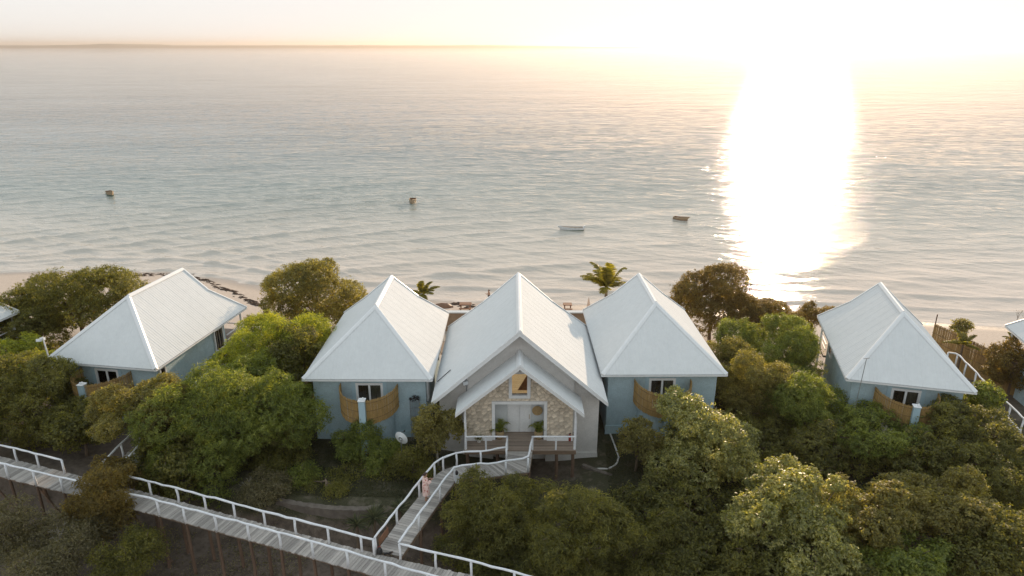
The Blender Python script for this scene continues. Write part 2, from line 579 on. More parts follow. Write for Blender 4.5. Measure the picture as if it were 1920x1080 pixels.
# ------------------------------------------------------------------ sea
def _sea_mat():
    m, nt, bs, out = new_mat('sea_water')
    geo = nt.nodes.new("ShaderNodeNewGeometry")
    pos = geo.outputs['Position']
    sep = nt.nodes.new("ShaderNodeSeparateXYZ"); nt.links.new(pos, sep.inputs[0])
    # depth below the surface grows away from the beach
    mr = nt.nodes.new("ShaderNodeMapRange")
    nt.links.new(sep.outputs[1], mr.inputs['Value'])
    mr.inputs['From Min'].default_value = 70; mr.inputs['From Max'].default_value = 330
    nl = noise(nt, pos, 0.02, 3, 0.6)
    ad = nt.nodes.new("ShaderNodeMath"); ad.operation = 'MULTIPLY_ADD'
    nt.links.new(nl.outputs[0], ad.inputs[0]); ad.inputs[1].default_value = 0.14
    nt.links.new(mr.outputs[0], ad.inputs[2])
    rp = ramp(nt, [(0.08, (0.60, 0.51, 0.43)), (0.20, (0.47, 0.44, 0.38)), (0.34, (0.20, 0.245, 0.225)), (0.62, (0.045, 0.105, 0.115)), (1.0, (0.02, 0.065, 0.08))])
    nt.links.new(ad.outputs[0], rp.inputs[0])
    nt.links.new(rp.outputs[0], bs.inputs['Base Color'])
    bs.inputs['IOR'].default_value = 1.33
    bs.inputs['Roughness'].default_value = 0.04

    def wave(scale, stretch, rot, detail):
        mp = nt.nodes.new("ShaderNodeMapping")
        mp.inputs['Rotation'].default_value = (0, 0, rot)
        mp.inputs['Scale'].default_value = (stretch, 1, 1)
        nt.links.new(pos, mp.inputs['Vector'])
        return noise(nt, mp.outputs[0], scale, detail, 0.55)
    w1 = wave(0.42, 0.40, R(-18), 4)
    w2 = wave(1.9, 0.50, R(-12), 4)
    w3 = wave(0.12, 0.40, R(-22), 2)
    h = nt.nodes.new("ShaderNodeMath"); h.operation = 'MULTIPLY_ADD'
    nt.links.new(w2.outputs[0], h.inputs[0]); h.inputs[1].default_value = 0.36; nt.links.new(w1.outputs[0], h.inputs[2])
    h2 = nt.nodes.new("ShaderNodeMath"); h2.operation = 'MULTIPLY_ADD'
    nt.links.new(w3.outputs[0], h2.inputs[0]); h2.inputs[1].default_value = 1.2; nt.links.new(h.outputs[0], h2.inputs[2])
    # calm shallows near the beach, gusty patches farther out
    calm = nt.nodes.new("ShaderNodeMapRange"); calm.interpolation_type = 'SMOOTHSTEP'
    nt.links.new(sep.outputs[1], calm.inputs['Value'])
    calm.inputs['From Min'].default_value = 74; calm.inputs['From Max'].default_value = 140
    calm.inputs['To Min'].default_value = 0.5; calm.inputs['To Max'].default_value = 1.0
    gust = wave(0.022, 0.4, R(-12), 3)
    gr = nt.nodes.new("ShaderNodeMapRange"); nt.links.new(gust.outputs[0], gr.inputs['Value'])
    gr.inputs['From Min'].default_value = 0.3; gr.inputs['From Max'].default_value = 0.7
    gr.inputs['To Min'].default_value = 0.65; gr.inputs['To Max'].default_value = 1.3
    k1 = nt.nodes.new("ShaderNodeMath"); k1.operation = 'MULTIPLY'
    nt.links.new(calm.outputs[0], k1.inputs[0]); nt.links.new(gr.outputs[0], k1.inputs[1])
    k2 = nt.nodes.new("ShaderNodeMath"); k2.operation = 'MULTIPLY'
    nt.links.new(h2.outputs[0], k2.inputs[0]); nt.links.new(k1.outputs[0], k2.inputs[1])
    nt.links.new(bump(nt, k2.outputs[0], 1.0, 0.47), bs.inputs['Normal'])
    return m


def sea_height(x, y):
    d = y - shore(x)
    slope_x = np.array([-120, -60, -35, -10, 15, 40, 120.0])
    g = np.array([0.62, 0.62, 0.55, 0.35, 0.12, 0.05, 0.05])
    gx_ = np.linspace(-160, 260, 500)
    gi = np.concatenate([[0], np.cumsum(np.interp(gx_, slope_x, g))[:-1] * (gx_[1] - gx_[0])])
    gi -= np.interp(0, gx_, gi)
    q = y - np.interp(x, gx_, gi)
    q = q + 2.4 * vnoise(x * 0.022, y * 0.022, 11) + 0.25 * vnoise(x * 0.12, y * 0.16, 12)
    fade = 1 / (1 + np.clip(d, 0, None) / 120.0) ** 1.5
    ph = 2 * np.pi * q / 6.4
    sharp = np.exp(2.6 * (np.cos(ph) - 1)) - 0.3
    amp = (0.07 + 0.11 / (1 + np.exp((x - 2) / 9))) * np.exp(-((d - 22) / 34.0) ** 2) * (0.45 + 0.75 * np.clip(vnoise(x * 0.03, y * 0.06, 13) + 0.5, 0, 1.4))
    z = amp * sharp
    # breaking ripples that follow the waterline
    ph2 = 2 * np.pi * (d + 1.2 * vnoise(x * 0.04, y * 0.04, 14)) / 4.6
    z = z + 0.20 * np.exp(-((d - 6) / 6.5) ** 2) * (np.exp(3.4 * (np.cos(ph2) - 1)) - 0.25)
    rng = np.random.RandomState(4)
    for k in range(12):
        lam = 1.5 * 1.28 ** k
        th = R(rng.uniform(-34, 34))
        a = 0.0060 * lam * np.exp(-(lam / 16) ** 2)
        z = z + a * fade * np.clip(d / 9, 0.12, 1) * np.sin(2 * np.pi * (x * math.sin(th) + y * math.cos(th)) / lam + rng.uniform(0, 6.28) + 1.3 * vnoise(x * 0.5 / lam, y * 0.5 / lam, 20 + k))
    return SEA + z


_ang = np.linspace(R(-52), R(52), 880)
_rad = np.concatenate([np.arange(56, 200, 0.36), 200 * 1.012 ** np.arange(0, 160), 200 * 1.012 ** 160 * 1.12 ** np.arange(0, 22)])
AA, RR_ = np.meshgrid(_ang, _rad)
SX, SY = RR_ * np.sin(AA), RR_ * np.cos(AA)
SZ = np.where(RR_ < 1200, sea_height(SX, SY), SEA)
_v = np.stack([SX, SY, SZ], -1).reshape(-1, 3)
_nx = len(_ang)
_i = np.arange((len(_rad) - 1) * _nx).reshape(len(_rad) - 1, _nx)[:, :-1].ravel()
sea = np_mesh('sea', _v, np.stack([_i, _i + 1, _i + _nx + 1, _i + _nx], -1), _sea_mat(), smooth=True)
tag(sea, 'rippled pale teal sea with sun glitter reaching the horizon', 'sea', kind='structure')

# far low coast on the horizon
mb = MB()
_xs = np.linspace(-9000, 5200, 160)
top = []
for x in _xs:
    px = 960 + x / 8000 * _f * 1.06
    h = 29 + 4 * float(vnoise(x / 420, 0.3, 31)) + 2 * float(vnoise(x / 90, 0.7, 32))
    h += 16 * math.exp(-((px - 190) / 26) ** 2) + 7 * math.exp(-((px - 150) / 30) ** 2)
    h *= 1 if px < 900 else max(0.0, 1 - (px - 900) / 420)
    top.append(max(h, 0.5))
vs = []
for x, h in zip(_xs, top):
    vs += [(x, 8000, SEA - 1), (x, 8120, SEA + h), (x, 9300, SEA + h * 0.9), (x, 9500, SEA - 1)]
fs = [(4 * i + k, 4 * i + 4 + k, 4 * i + 5 + k, 4 * i + 1 + k) for i in range(len(_xs) - 1) for k in range(3)]
mb.add(vs, fs)
tag(mb.build('terrain', M['land']), 'low hazy strip of land along the far horizon', 'land', kind='structure')

# ------------------------------------------------------------------ houses
def slope(poly, e, name, parent, mat, th=0.05, step=0.21, rib=True):
    """one corrugated roof slope: slab plus ribs running up the fall line; e is the eave direction"""
    P = [Vector(p) for p in poly]
    e = Vector(e).normalized()
    n = Vector((0, 0, 0))
    for i in range(len(P)):
        n += P[i].cross(P[(i + 1) % len(P)])
    n.normalize()
    if n.z < 0:
        n = -n
        P.reverse()
    u = n.cross(e).normalized()
    if u.z < 0:
        u = -u
    mb = MB()
    mb.prism([p for p in P], -n * th)
    o = P[0]
    Q = [((p - o).dot(e), (p - o).dot(u)) for p in P]
    s0, s1 = min(q[0] for q in Q), max(q[0] for q in Q)
    k = 0
    s = s0 + 0.12
    while rib and s < s1 - 0.03:
        xs = []
        for i in range(len(Q)):
            a, b = Q[i], Q[(i + 1) % len(Q)]
            if (a[0] - s) * (b[0] - s) < 0:
                t = (s - a[0]) / (b[0] - a[0])
                xs.append(a[1] + t * (b[1] - a[1]))
        if len(xs) >= 2 and max(xs) - min(xs) > 0.1:
            v0, v1 = min(xs), max(xs)
            w, h = (0.036, 0.006) if k % 4 else (0.040, 0.010)
            vs = []
            for v in (v0 + 0.004, v1 - 0.004):
                c = o + e * s + u * v
                vs += [c - e * w, c - e * w * 0.45 + n * h, c + e * w * 0.45 + n * h, c + e * w]
            mb.add(vs, [(0, 1, 5, 4), (1, 2, 6, 5), (2, 3, 7, 6), (0, 3, 2, 1), (4, 5, 6, 7)])
        s += step
        k += 1
    return mb.build(name, mat, parent)


def cap(p, q, name, parent, wid=0.17, drop=0.13, lift=0.06):
    p = Vector(p); q = Vector(q)
    d = (q - p).normalized()
    s = d.cross(Vector((0, 0, 1))).normalized()
    u = s.cross(d).normalized()
    mb = MB()
    vs = []
    for c in (p, q):
        vs += [c - s * wid + u * (lift - drop), c - s * 0.05 + u * (lift + 0.02), c + s * 0.05 + u * (lift + 0.02), c + s * wid + u * (lift - drop), c - u * 0.02]
    mb.add(vs, [(0, 1, 6, 5), (1, 2, 7, 6), (2, 3, 8, 7), (3, 4, 9, 8), (4, 0, 5, 9), (0, 4, 3, 2, 1), (5, 6, 7, 8, 9)])
    return mb.build(name, M['cap'], parent)


def window_unit(parent, x0, x1, z0, z1, y, sections, name='window', axis='y', frame=0.09, cur=None, depth_=0.12):
    """white framed window in the plane y (facing -y) with glass set back, curtains behind; parts under it"""
    mb = MB()
    yf = y
    mb.box(x0, x0 + frame, yf - 0.03, yf + 0.09, z0, z1)
    mb.box(x1 - frame, x1, yf - 0.03, yf + 0.09, z0, z1)
    mb.box(x0 + frame, x1 - frame, yf - 0.03, yf + 0.09, z1 - frame, z1)
    mb.box(x0 + frame, x1 - frame, yf - 0.03, yf + 0.09, z0, z0 + frame)
    w = (x1 - x0 - 2 * frame) / sections
    for i in range(1, sections):
        c = x0 + frame + i * w
        mb.box(c - 0.06, c + 0.06, yf - 0.025, yf + 0.085, z0 + frame, z1 - frame)
    fr = mb.build(name, M['white'], parent)
    for i in range(sections):
        a = x0 + frame + i * w + (0.06 if i else 0.0)
        b = x0 + frame + (i + 1) * w - (0.06 if i < sections - 1 else 0.0)
        MB().box(a, b, yf + 0.03, yf + 0.036, z0 + frame, z1 - frame).build('pane', M['glass'], fr)
        c = cur[i] if cur else None
        if c:
            cb = MB()
            n = max(8, int((b - a) / 0.035))
            vs = []
            for k in range(n + 1):
                xx = a + (b - a) * k / n
                dd = 0.022 * math.sin(k * 1.5) + 0.01 * math.sin(k * 0.7 + i)
                vs += [(xx, yf + depth_ + dd, z0 + 0.02), (xx, yf + depth_ + dd, z1 - 0.02)]
            cb.add(vs, [(2 * k, 2 * k + 2, 2 * k + 3, 2 * k + 1) for k in range(n)])
            cb.build('curtain', M[c], fr, smooth=True)
    return fr


def side_window(parent, side, xw, y0, y1, z0, z1, cur):
    """window on a side wall: built facing -y then turned"""
    holder = window_unit(parent, y0, y1, z0, z1, 0.0, 1, cur=[cur], depth_=0.05)
    holder.matrix_local = Matrix.Translation((xw, 0, 0)) @ Matrix.Rotation(R(90) * side, 4, 'Z') if side > 0 else Matrix.Translation((xw, y0 + y1, 0)) @ Matrix.Rotation(R(-90), 4, 'Z')
    return holder


def bungalow(name, x0, y0, th, ze, zg, label, w=3.93, hip=3.82, rl=5.93, rise=3.32, Lf=10.93, group='hip roofed beach bungalows', full=True, screen=True, plaster='plaster', cage=False):
    """small house with a corrugated hip roof; local x right, local y away from the camera, foot at z=0"""
    root = empty(name, (x0, y0, zg), -th, label, 'house', group)
    e = ze - zg
    zr = e + rise
    fr = 0.474
    A, B, Nn, F = (-w, 0, e), (w, 0, e), (0, hip, zr), (0, hip + rl, zr)
    Cc, D = (w, Lf, e), (-w, Lf, e)
    BR, BL = (w * fr, hip + rl, zr - fr * rise), (-w * fr, hip + rl, zr - fr * rise)
    roof = empty('roof', (0, 0, 0)); roof.parent = root
    slope([B, Cc, BR, F, Nn], (0, 1, 0), 'roof_slope', roof, M['roof'])
    slope([A, Nn, F, BL, D], (0, 1, 0), 'roof_slope', roof, M['roof'])
    slope([A, B, Nn], (1, 0, 0), 'roof_slope', roof, M['roof'])
    slope([Cc, D, BL, BR], (1, 0, 0), 'roof_slope', roof, M['roof'])
    MB().prism([BL, BR, (0, hip + rl, zr - 0.03)], (0, -0.08, 0)).build('gable', M['white'], roof)
    cap(Nn, F, 'ridge_cap', roof)
    for q in (A, B):
        cap(Vector(Nn) + Vector((0, -0.02, -0.02)), Vector(q) + (Vector(Nn) - Vector(q)).normalized() * 0.05, 'hip_cap', roof, 0.16, 0.10, 0.05)
    for a, b in ((F, BR), (F, BL), (BR, Cc), (BL, D)):
        cap(a, b, 'verge_cap', roof, 0.09, 0.02, 0.05)
    # fascia boards and soffit
    for a, b in ((A, B), (B, Cc), (Cc, D), (D, A)):
        a = Vector(a); b = Vector(b)
        MB().beam(a + Vector((0, 0, -0.09)), b + Vector((0, 0, -0.09)), 0.03, 0.10).build('fascia', M['white'], roof)
    MB().prism([(-w + 0.03, 0.03, e - 0.13), (w - 0.03, 0.03, e - 0.13), (w - 0.03, Lf - 0.03, e - 0.13), (-w + 0.03, Lf - 0.03, e - 0.13)], (0, 0, -0.02)).build('soffit', M['soffit'], roof)
    # walls
    wx = w - 0.50
    yf, yb = 0.46, Lf - 2.5
    fl = e - 2.15                                        # floor level
    t = 0.24
    hx, hz0, hz1 = 0.84, fl, e - 0.47
    top = e - 0.152
    mb = MB()
    mb.box(-wx, -hx, yf, yf + t, -0.6, top)
    mb.box(hx, wx, yf, yf + t, -0.6, top)
    mb.box(-hx, hx, yf, yf + t, hz1, top)
    mb.box(-hx, hx, yf, yf + t, -0.6, hz0)
    mb.box(-wx, -wx + t, yf + t, yb, -0.6, top)
    mb.box(wx - t, wx, yf + t, yb, -0.6, top)
    mb.box(-wx + t, wx - t, yb - t, yb, -0.6, top)
    wall = mb.build('wall', M[plaster], root)
    MB().box(-wx - 0.06, wx + 0.06, yf - 0.06, yf - 0.002, -0.6, 0.42).build('plinth', M[plaster], root)
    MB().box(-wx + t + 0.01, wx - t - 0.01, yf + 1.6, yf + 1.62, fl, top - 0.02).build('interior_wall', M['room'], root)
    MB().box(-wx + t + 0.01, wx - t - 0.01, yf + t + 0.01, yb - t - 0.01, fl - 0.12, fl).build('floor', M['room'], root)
    # plaster band round the garden door
    for a, b in ((-hx - 0.24, -hx), (hx, hx + 0.24)):
        MB().box(a, b, yf - 0.035, yf - 0.003, fl, hz1 + 0.22).build('door_surround', M['plaster_white'] if plaster != 'plaster' else M['plaster_blue_light'], root)
    window_unit(root, -hx, hx, hz0, hz1, yf - 0.012, 2, 'garden_door', frame=0.15, cur=['curtain_dark', 'curtain'], depth_=0.16)
    # reed-screened round balcony
    if screen:
        rad, rdp = 1.70, 2.15
        cy = yf
        bal = empty('balcony', (0, 0, 0)); bal.parent = root
        pts = [((rad - 0.06) * math.cos(a), cy + (rdp - 0.06) * math.sin(a)) for a in np.linspace(math.pi, 2 * math.pi, 25)]
        MB().prism([(x, y, fl + 0.0) for x, y in pts], (0, 0, 0.12)).build('balcony_floor', M['plaster_grey'], bal)
        p2 = [(1.45 * math.cos(a), cy + 1.75 * math.sin(a)) for a in np.linspace(math.pi, 2 * math.pi, 25)]
        MB().prism([(x, y, -0.6) for x, y in p2], (0, 0, fl + 0.598)).build('balcony_base', M[plaster], bal)
        rng = random.Random(int(abs(x0) * 100))
        for half in (0, 1):
            sb = MB()
            n = 84
            for k in range(n):
                a = math.pi * (1.0 + (k + 0.5) / n * 0.5 if half == 0 else 1.5 + (k + 0.5) / n * 0.5)
                if abs(math.cos(a)) < 0.135:
                    continue
                rr = rad + 0.05 + rng.uniform(-0.012, 0.012)
                c, s_ = math.cos(a), math.sin(a)
                p = Vector((rr * c, cy + (rr + rdp - rad) * s_, 0))
                tz = fl + 1.66 + rng.uniform(-0.05, 0.03)
                bz = fl + 0.06 + rng.uniform(-0.03, 0.03)
                q = rng.uniform(0.015, 0.020)
                tx, ty = -s_ * q, c * q
                nx_, ny_ = c * q, s_ * q
                jx = rng.uniform(-0.012, 0.012)
                vs = []
                for z, o_ in ((bz, 0), (tz, jx)):
                    bx, by = p.x - s_ * o_, p.y + c * o_
                    vs += [(bx - tx * 1.15, by - ty * 1.15, z), (bx + nx_, by + ny_, z), (bx + tx * 1.15, by + ty * 1.15, z), (bx - nx_, by - ny_, z)]
                sb.add(vs, [(0, 1, 5, 4), (1, 2, 6, 5), (2, 3, 7, 6), (3, 0, 4, 7), (4, 5, 6, 7)])
            so = sb.build('reed_screen', M['reed'], bal)
            so['kind'] = 'stuff'
            for hh in (0.42, 0.95, 1.48):
                arc = np.linspace(math.pi, 1.46 * math.pi, 16) if half == 0 else np.linspace(1.54 * math.pi, 2 * math.pi, 16)
                MB().tube([((rad + 0.075) * math.cos(a), cy + (rdp + 0.075) * math.sin(a), fl + hh) for a in arc], 0.016, 5).build('binding', M['reed_edge'], so)
        # pillar with a tap head at the front of the screen
        MB().taper(-0.18, 0.18, cy - rdp - 0.16, cy - rdp + 0.2, -0.4, fl + 1.64, 0.03).build('pillar', M['plaster_blue_light'], bal)
        pc = MB().box(-0.21, 0.21, cy - rdp - 0.2, cy - rdp + 0.24, fl + 1.642, fl + 1.68)
        pc.lathe([(0.07, 0), (0.09, 0.05), (0.05, 0.12), (0.03, 0.16)], 10, (0.08, cy - rdp, fl + 1.68))
        pc.lathe([(0.05, 0), (0.06, 0.05), (0.03, 0.09)], 8, (-0.12, cy - rdp + 0.05, fl + 1.68))
        pc.build('pillar_cap', M['white'], bal)
    if full:
        side_window(root, 1, wx + 0.10, yf + 0.35, yf + 0.95, fl + 0.25, e - 0.38, 'curtain_dark')
        side_window(root, 1, wx + 0.10, yb - 1.5, yb - 0.35, fl + 0.1, e - 0.38, 'curtain')
        side_window(root, -1, -wx - 0.10, yb - 1.9, yb - 0.9, fl + 0.6, e - 0.45, 'curtain_dark')
    # sea-side veranda: floor, posts, low rail
    MB().box(-w + 0.3, w - 0.3, yb + 0.002, Lf + 0.5, fl - 0.16, fl).build('veranda_floor', M['deck'], root)
    for x in (-w + 0.4, -1.2, 1.2, w - 0.4):
        MB().tube([(x, Lf - 0.4, -1.8), (x, Lf - 0.4, e - 0.2)], 0.075, 8).build('veranda_post', M['white'], root)
    mb = MB()
    for x in (-w + 0.4, w - 0.4):
        mb.beam((x, yb + 0.05, fl + 0.85), (x, Lf - 0.46, fl + 0.85), 0.07, 0.07)
        mb.beam((x, yb + 0.05, fl + 0.45), (x, Lf - 0.46, fl + 0.45), 0.05, 0.05)
    mb.beam((-w + 0.4, Lf - 0.4, fl + 0.9), (w - 0.4, Lf - 0.4, fl + 0.9), 0.06, 0.06)
    mb.build('veranda_rail', M['white'], root)
    return root


M['plaster_blue_light'] = simple('light_blue_plaster', (0.40, 0.54, 0.61), 0.8, 0.05, 10.0, 0.3)

bungalow('bungalow', -8.78, 37.08, 0.005, 4.25, 0.0, 'pale blue bungalow with white hip roof and front reed balcony, beside the satellite dish', w=3.95)
bungalow('bungalow', 9.44, 37.95, -0.008, 4.13, -0.12, 'pale blue bungalow with white hip roof touching the stone-fronted house, round tree before its balcony', w=3.90)
bungalow('bungalow', -26.16, 39.15, 0.159, 4.19, -0.06, 'blue bungalow with white hip roof turned sideways, beside the lamp post and big dark tree', w=3.93, hip=3.62, rise=3.38)
bungalow('bungalow', 24.31, 37.25, 0.247, 3.73, -0.52, 'grey blue bungalow with white hip roof between the hedge of shrubs and reed fence', w=3.62, hip=3.8, rise=3.36, Lf=10.84, plaster='plaster')
_h0 = gp(36, 584, 4.2)
_ax = Vector((math.sin(0.159), math.cos(0.159), 0)); _rt = Vector((math.cos(0.159), -math.sin(0.159), 0))
_o = Vector((_h0.x, _h0.y, 0)) - _rt * 3.93 - _ax * 10.9
bungalow('bungalow', _o.x, _o.y, 0.159, 4.2, -0.05, 'bungalow cut off by the picture edge, white roof corner behind dark tree', screen=False, full=True)
_h6 = gp(1889, 611, 3.6)
_ax = Vector((math.sin(0.22), math.cos(0.22), 0)); _rt = Vector((math.cos(0.22), -math.sin(0.22), 0))
_o = Vector((_h6.x, _h6.y, 0)) + _rt * 3.8 - _ax * 10.9
bungalow('bungalow', _o.x, _o.y, 0.22, 3.6, -0.6, 'bungalow mostly outside the picture, white veranda roof tip beyond the reed fence', screen=False, full=False)


# ------------------------------------------------------------------ the stone-fronted house
def stone_panel(parent, region, holes, y, seed, pitch=0.235):
    """irregular stones: Voronoi cells clipped to the gable outline and to the openings"""
    rng = random.Random(seed)
    xs = [p[0] for p in region]; zs = [p[1] for p in region]
    seeds = []
    z = min(zs) - pitch
    row = 0
    while z < max(zs) + pitch:
        x = min(xs) - pitch + (row % 2) * pitch * 0.55
        while x < max(xs) + pitch:
            seeds.append((x + rng.uniform(-0.09, 0.09), z + rng.uniform(-0.075, 0.075)))
            x += pitch * rng.uniform(0.95, 1.35)
        z += pitch * 0.86
        row += 1

    def clip(poly, nx, nz, d):                       # keep nx*x+nz*z <= d
        out = []
        for i in range(len(poly)):
            a, b = poly[i], poly[(i + 1) % len(poly)]
            fa, fb = nx * a[0] + nz * a[1] - d, nx * b[0] + nz * b[1] - d
            if fa <= 0:
                out.append(a)
            if fa * fb < 0:
                t = fa / (fa - fb)
                out.append((a[0] + t * (b[0] - a[0]), a[1] + t * (b[1] - a[1])))
        return out
    count = 0
    for i, (sx, sz) in enumerate(seeds):
        poly = [(sx - 0.5, sz - 0.5), (sx + 0.5, sz - 0.5), (sx + 0.5, sz + 0.5), (sx - 0.5, sz + 0.5)]
        for j, (tx, tz) in enumerate(seeds):
            if j == i or abs(tx - sx) > 0.75 or abs(tz - sz) > 0.75:
                continue
            dx, dz = tx - sx, tz - sz
            l = math.hypot(dx, dz)
            nx, nz = dx / l, dz / l
            poly = clip(poly, nx, nz, nx * (sx + tx) / 2 + nz * (sz + tz) / 2 - 0.011)
            if len(poly) < 3:
                break
        for k in range(len(region)):
            if len(poly) < 3:
                break
            a, b = region[k], region[(k + 1) % len(region)]
            l = math.hypot(b[0] - a[0], b[1] - a[1])
            nx, nz = (b[1] - a[1]) / l, -(b[0] - a[0]) / l
            poly = clip(poly, nx, nz, nx * a[0] + nz * a[1] - 0.004)
        for hx0, hx1, hz0, hz1 in holes:
            if len(poly) < 3:
                break
            if all(hx0 <= p[0] <= hx1 and hz0 <= p[1] <= hz1 for p in poly):
                poly = []
                break
            if any(p[0] > hx0 for p in poly) and any(p[0] < hx1 for p in poly) and any(p[1] > hz0 for p in poly) and any(p[1] < hz1 for p in poly):
                opts = [clip(poly, 1, 0, hx0), clip(poly, -1, 0, -hx1), clip(poly, 0, -1, -hz1), clip(poly, 0, 1, hz0)]

                def area(q):
                    return abs(sum(q[m][0] * q[(m + 1) % len(q)][1] - q[(m + 1) % len(q)][0] * q[m][1] for m in range(len(q)))) / 2 if len(q) > 2 else 0
                poly = max(opts, key=area)
        if len(poly) < 3:
            continue
        ar = abs(sum(poly[m][0] * poly[(m + 1) % len(poly)][1] - poly[(m + 1) % len(poly)][0] * poly[m][1] for m in range(len(poly)))) / 2
        if ar < 0.004:
            continue
        cx = sum(p[0] for p in poly) / len(poly); cz = sum(p[1] for p in poly) / len(poly)
        pr = rng.uniform(0.014, 0.034)
        n = len(poly)
        tilt = (rng.uniform(-0.12, 0.12), rng.uniform(-0.12, 0.12))
        vs = [(p[0] - cx, 0, p[1] - cz) for p in poly]
        vs += [((p[0] - cx) * 0.91, -pr - tilt[0] * (p[0] - cx) - tilt[1] * (p[1] - cz), (p[1] - cz) * 0.91) for p in poly]
        fs = [(k, (k + 1) % n, (k + 1) % n + n, k + n) for k in range(n)] + [tuple(range(n, 2 * n))]
        MB().add(vs, fs).build('stone', M['stone'], parent, loc=(cx, y, cz))
        count += 1
    return count


def stone_house():
    X0 = 0.44
    root = empty('stone_fronted_house', (X0, 35.1, 0), 0, 'large white gabled house with stone-clad porch front and white double door', 'house')
    hw, zt, zr, Ls = 5.15, 3.69, 8.23, 10.35
    Le = 11.45
    fr = 0.474
    rise = zr - zt
    roof = empty('roof', (0, 0, 0)); roof.parent = root
    for s in (1, -1):
        poly = [(s * hw, 0, zt), (s * hw, Le, zt), (s * hw * fr, Ls, zr - fr * rise), (0, Ls, zr), (0, 0, zr)]
        slope(poly, (0, 1, 0), 'roof_slope', roof, M['roof'])
        cap((0, Ls, zr), (s * hw * fr, Ls, zr - fr * rise), 'verge_cap', roof, 0.09, 0.02, 0.05)
        cap((s * hw * fr, Ls, zr - fr * rise), (s * hw, Le, zt), 'verge_cap', roof, 0.09, 0.02, 0.05)
        # barge board: deep board under the front verge, doubled by a narrow strip
        d = Vector((s * hw, 0, -rise)).normalized()
        nrm = Vector((s * rise, 0, hw)).normalized()
        a = Vector((0, -0.03, zr + 0.05)); b = Vector((s * hw, -0.03, zt + 0.05))
        ex = Vector((0, 0, -0.32))
        MB().prism([a, b, b + ex * 0.75, a + ex], (0, 0.04, 0)).build('barge_board', M['white'], roof)
        MB().prism([a + Vector((0, -0.03, 0.03)), b + Vector((0, -0.03, 0.03)), b + Vector((0, -0.03, -0.08)), a + Vector((0, -0.03, -0.08))], (0, 0.025, 0)).build('verge_strip', M['cap'], roof)
        MB().beam((s * hw, 0.02, zt - 0.1), (s * hw, Le, zt - 0.1), 0.03, 0.16).build('fascia', M['white'], roof)
        # soffit under the slope
        MB().prism([(s * 0.05, 0.02, zr - 0.17), (s * (hw - 0.03), 0.02, zt - 0.12), (s * (hw - 0.03), Le - 0.3, zt - 0.12), (s * 0.05, Ls - 0.1, zr - 0.17)], (0, 0, -0.02)).build('soffit', M['soffit'], roof)
    slope([(hw, Le, zt), (-hw, Le, zt), (-hw * fr, Ls, zr - fr * rise), (hw * fr, Ls, zr - fr * rise)], (1, 0, 0), 'roof_slope', roof, M['roof'])
    MB().prism([(-hw * fr, Ls, zr - fr * rise), (hw * fr, Ls, zr - fr * rise), (0, Ls, zr - 0.04)], (0, -0.08, 0)).build('gable', M['white'], roof)
    cap((0, -0.02, zr), (0, Ls, zr), 'ridge_cap', roof, 0.18, 0.15, 0.07)

    def under(x):
        return zr - rise * abs(x) / hw - 0.20
    wx = 4.78
    yw = 1.10
    # wide wall and projecting middle
    mb = MB()
    mb.prism([(-wx, yw, -1.4), (wx, yw, -1.4), (wx, yw, under(wx)), (0, yw, under(0)), (-wx, yw, under(wx))], (0, 0.25, 0))
    mb.box(-wx, -wx + 0.25, yw + 0.252, Le - 2.2, -1.4, under(wx))
    mb.box(wx - 0.25, wx, yw + 0.252, Le - 2.2, -1.4, under(wx))
    mb.prism([(-wx, Le - 2.2, -1.4), (wx, Le - 2.2, -1.4), (wx, Le - 2.2, under(wx)), (0, Le - 2.2, under(0)), (-wx, Le - 2.2, under(wx))], (0, 0.2, 0))
    mb.build('wall', M['plaster_grey'], root)
    hx = 3.23
    yp = 0.86
    # projecting bay with the entrance recess cut out of it
    ox, oz = 1.60, 3.63
    mb = MB()
    mb.prism([(-hx, yp, -1.4), (-ox, yp, -1.4), (-ox, yp, under(ox)), (-hx, yp, under(hx))], (0, 0.236, 0))
    mb.prism([(ox, yp, -1.4), (hx, yp, -1.4), (hx, yp, under(hx)), (ox, yp, under(ox))], (0, 0.236, 0))
    mb.prism([(-ox, yp, oz), (ox, yp, oz), (ox, yp, under(ox)), (0, yp, under(0)), (-ox, yp, under(ox))], (0, 0.236, 0))
    mb.build('bay_wall', M['plaster_grey'], root)
    for x, w_ in ((wx - 0.0, 0.35), (-wx - 0.0, 0.35)):
        s = 1 if x > 0 else -1
        MB().taper(min(x, x - s * 2.0), max(x, x - s * 2.0), yw - 0.1, yw - 0.002, -1.4, -0.25, 0.10).build('buttress', M['plaster_grey'], root)
    # porch: stone wall at ys, gable roof in front
    ys = 0.22
    PA, PT, ph = 6.68, 3.66, 3.64
    pr_ = PA - PT

    def punder(x):
        return PA - pr_ * abs(x) / ph - 0.22
    sx = 3.15
    fx, ft = 1.60, 3.63
    holes = [(-fx, fx, 1.0, ft + 0.02), (-0.63, 0.63, 3.98, 7)]
    mb = MB()
    mb.prism([(-sx, ys, 0.7), (-fx, ys, 0.7), (-fx, ys, punder(fx)), (-sx, ys, punder(sx))], (0, 0.2, 0))
    mb.prism([(fx, ys, 0.7), (sx, ys, 0.7), (sx, ys, punder(sx)), (fx, ys, punder(fx))], (0, 0.2, 0))
    mb.prism([(-fx, ys, ft), (fx, ys, ft), (fx, ys, 3.98), (-fx, ys, 3.98)], (0, 0.2, 0))
    for s in (1, -1):
        p = [(s * 0.55, ys, 3.98), (s * fx, ys, 3.98), (s * fx, ys, punder(fx)), (s * 0.55, ys, punder(0.55))]
        mb.prism(p if s > 0 else p[::-1], (0, 0.2, 0))
    backing = mb.build('stone_wall', M['mortar'], root)
    region = [(-sx, 1.22), (sx, 1.22), (sx, punder(sx)), (0, punder(0)), (-sx, punder(sx))]
    stone_panel(backing, region, holes, ys, 5, 0.262)
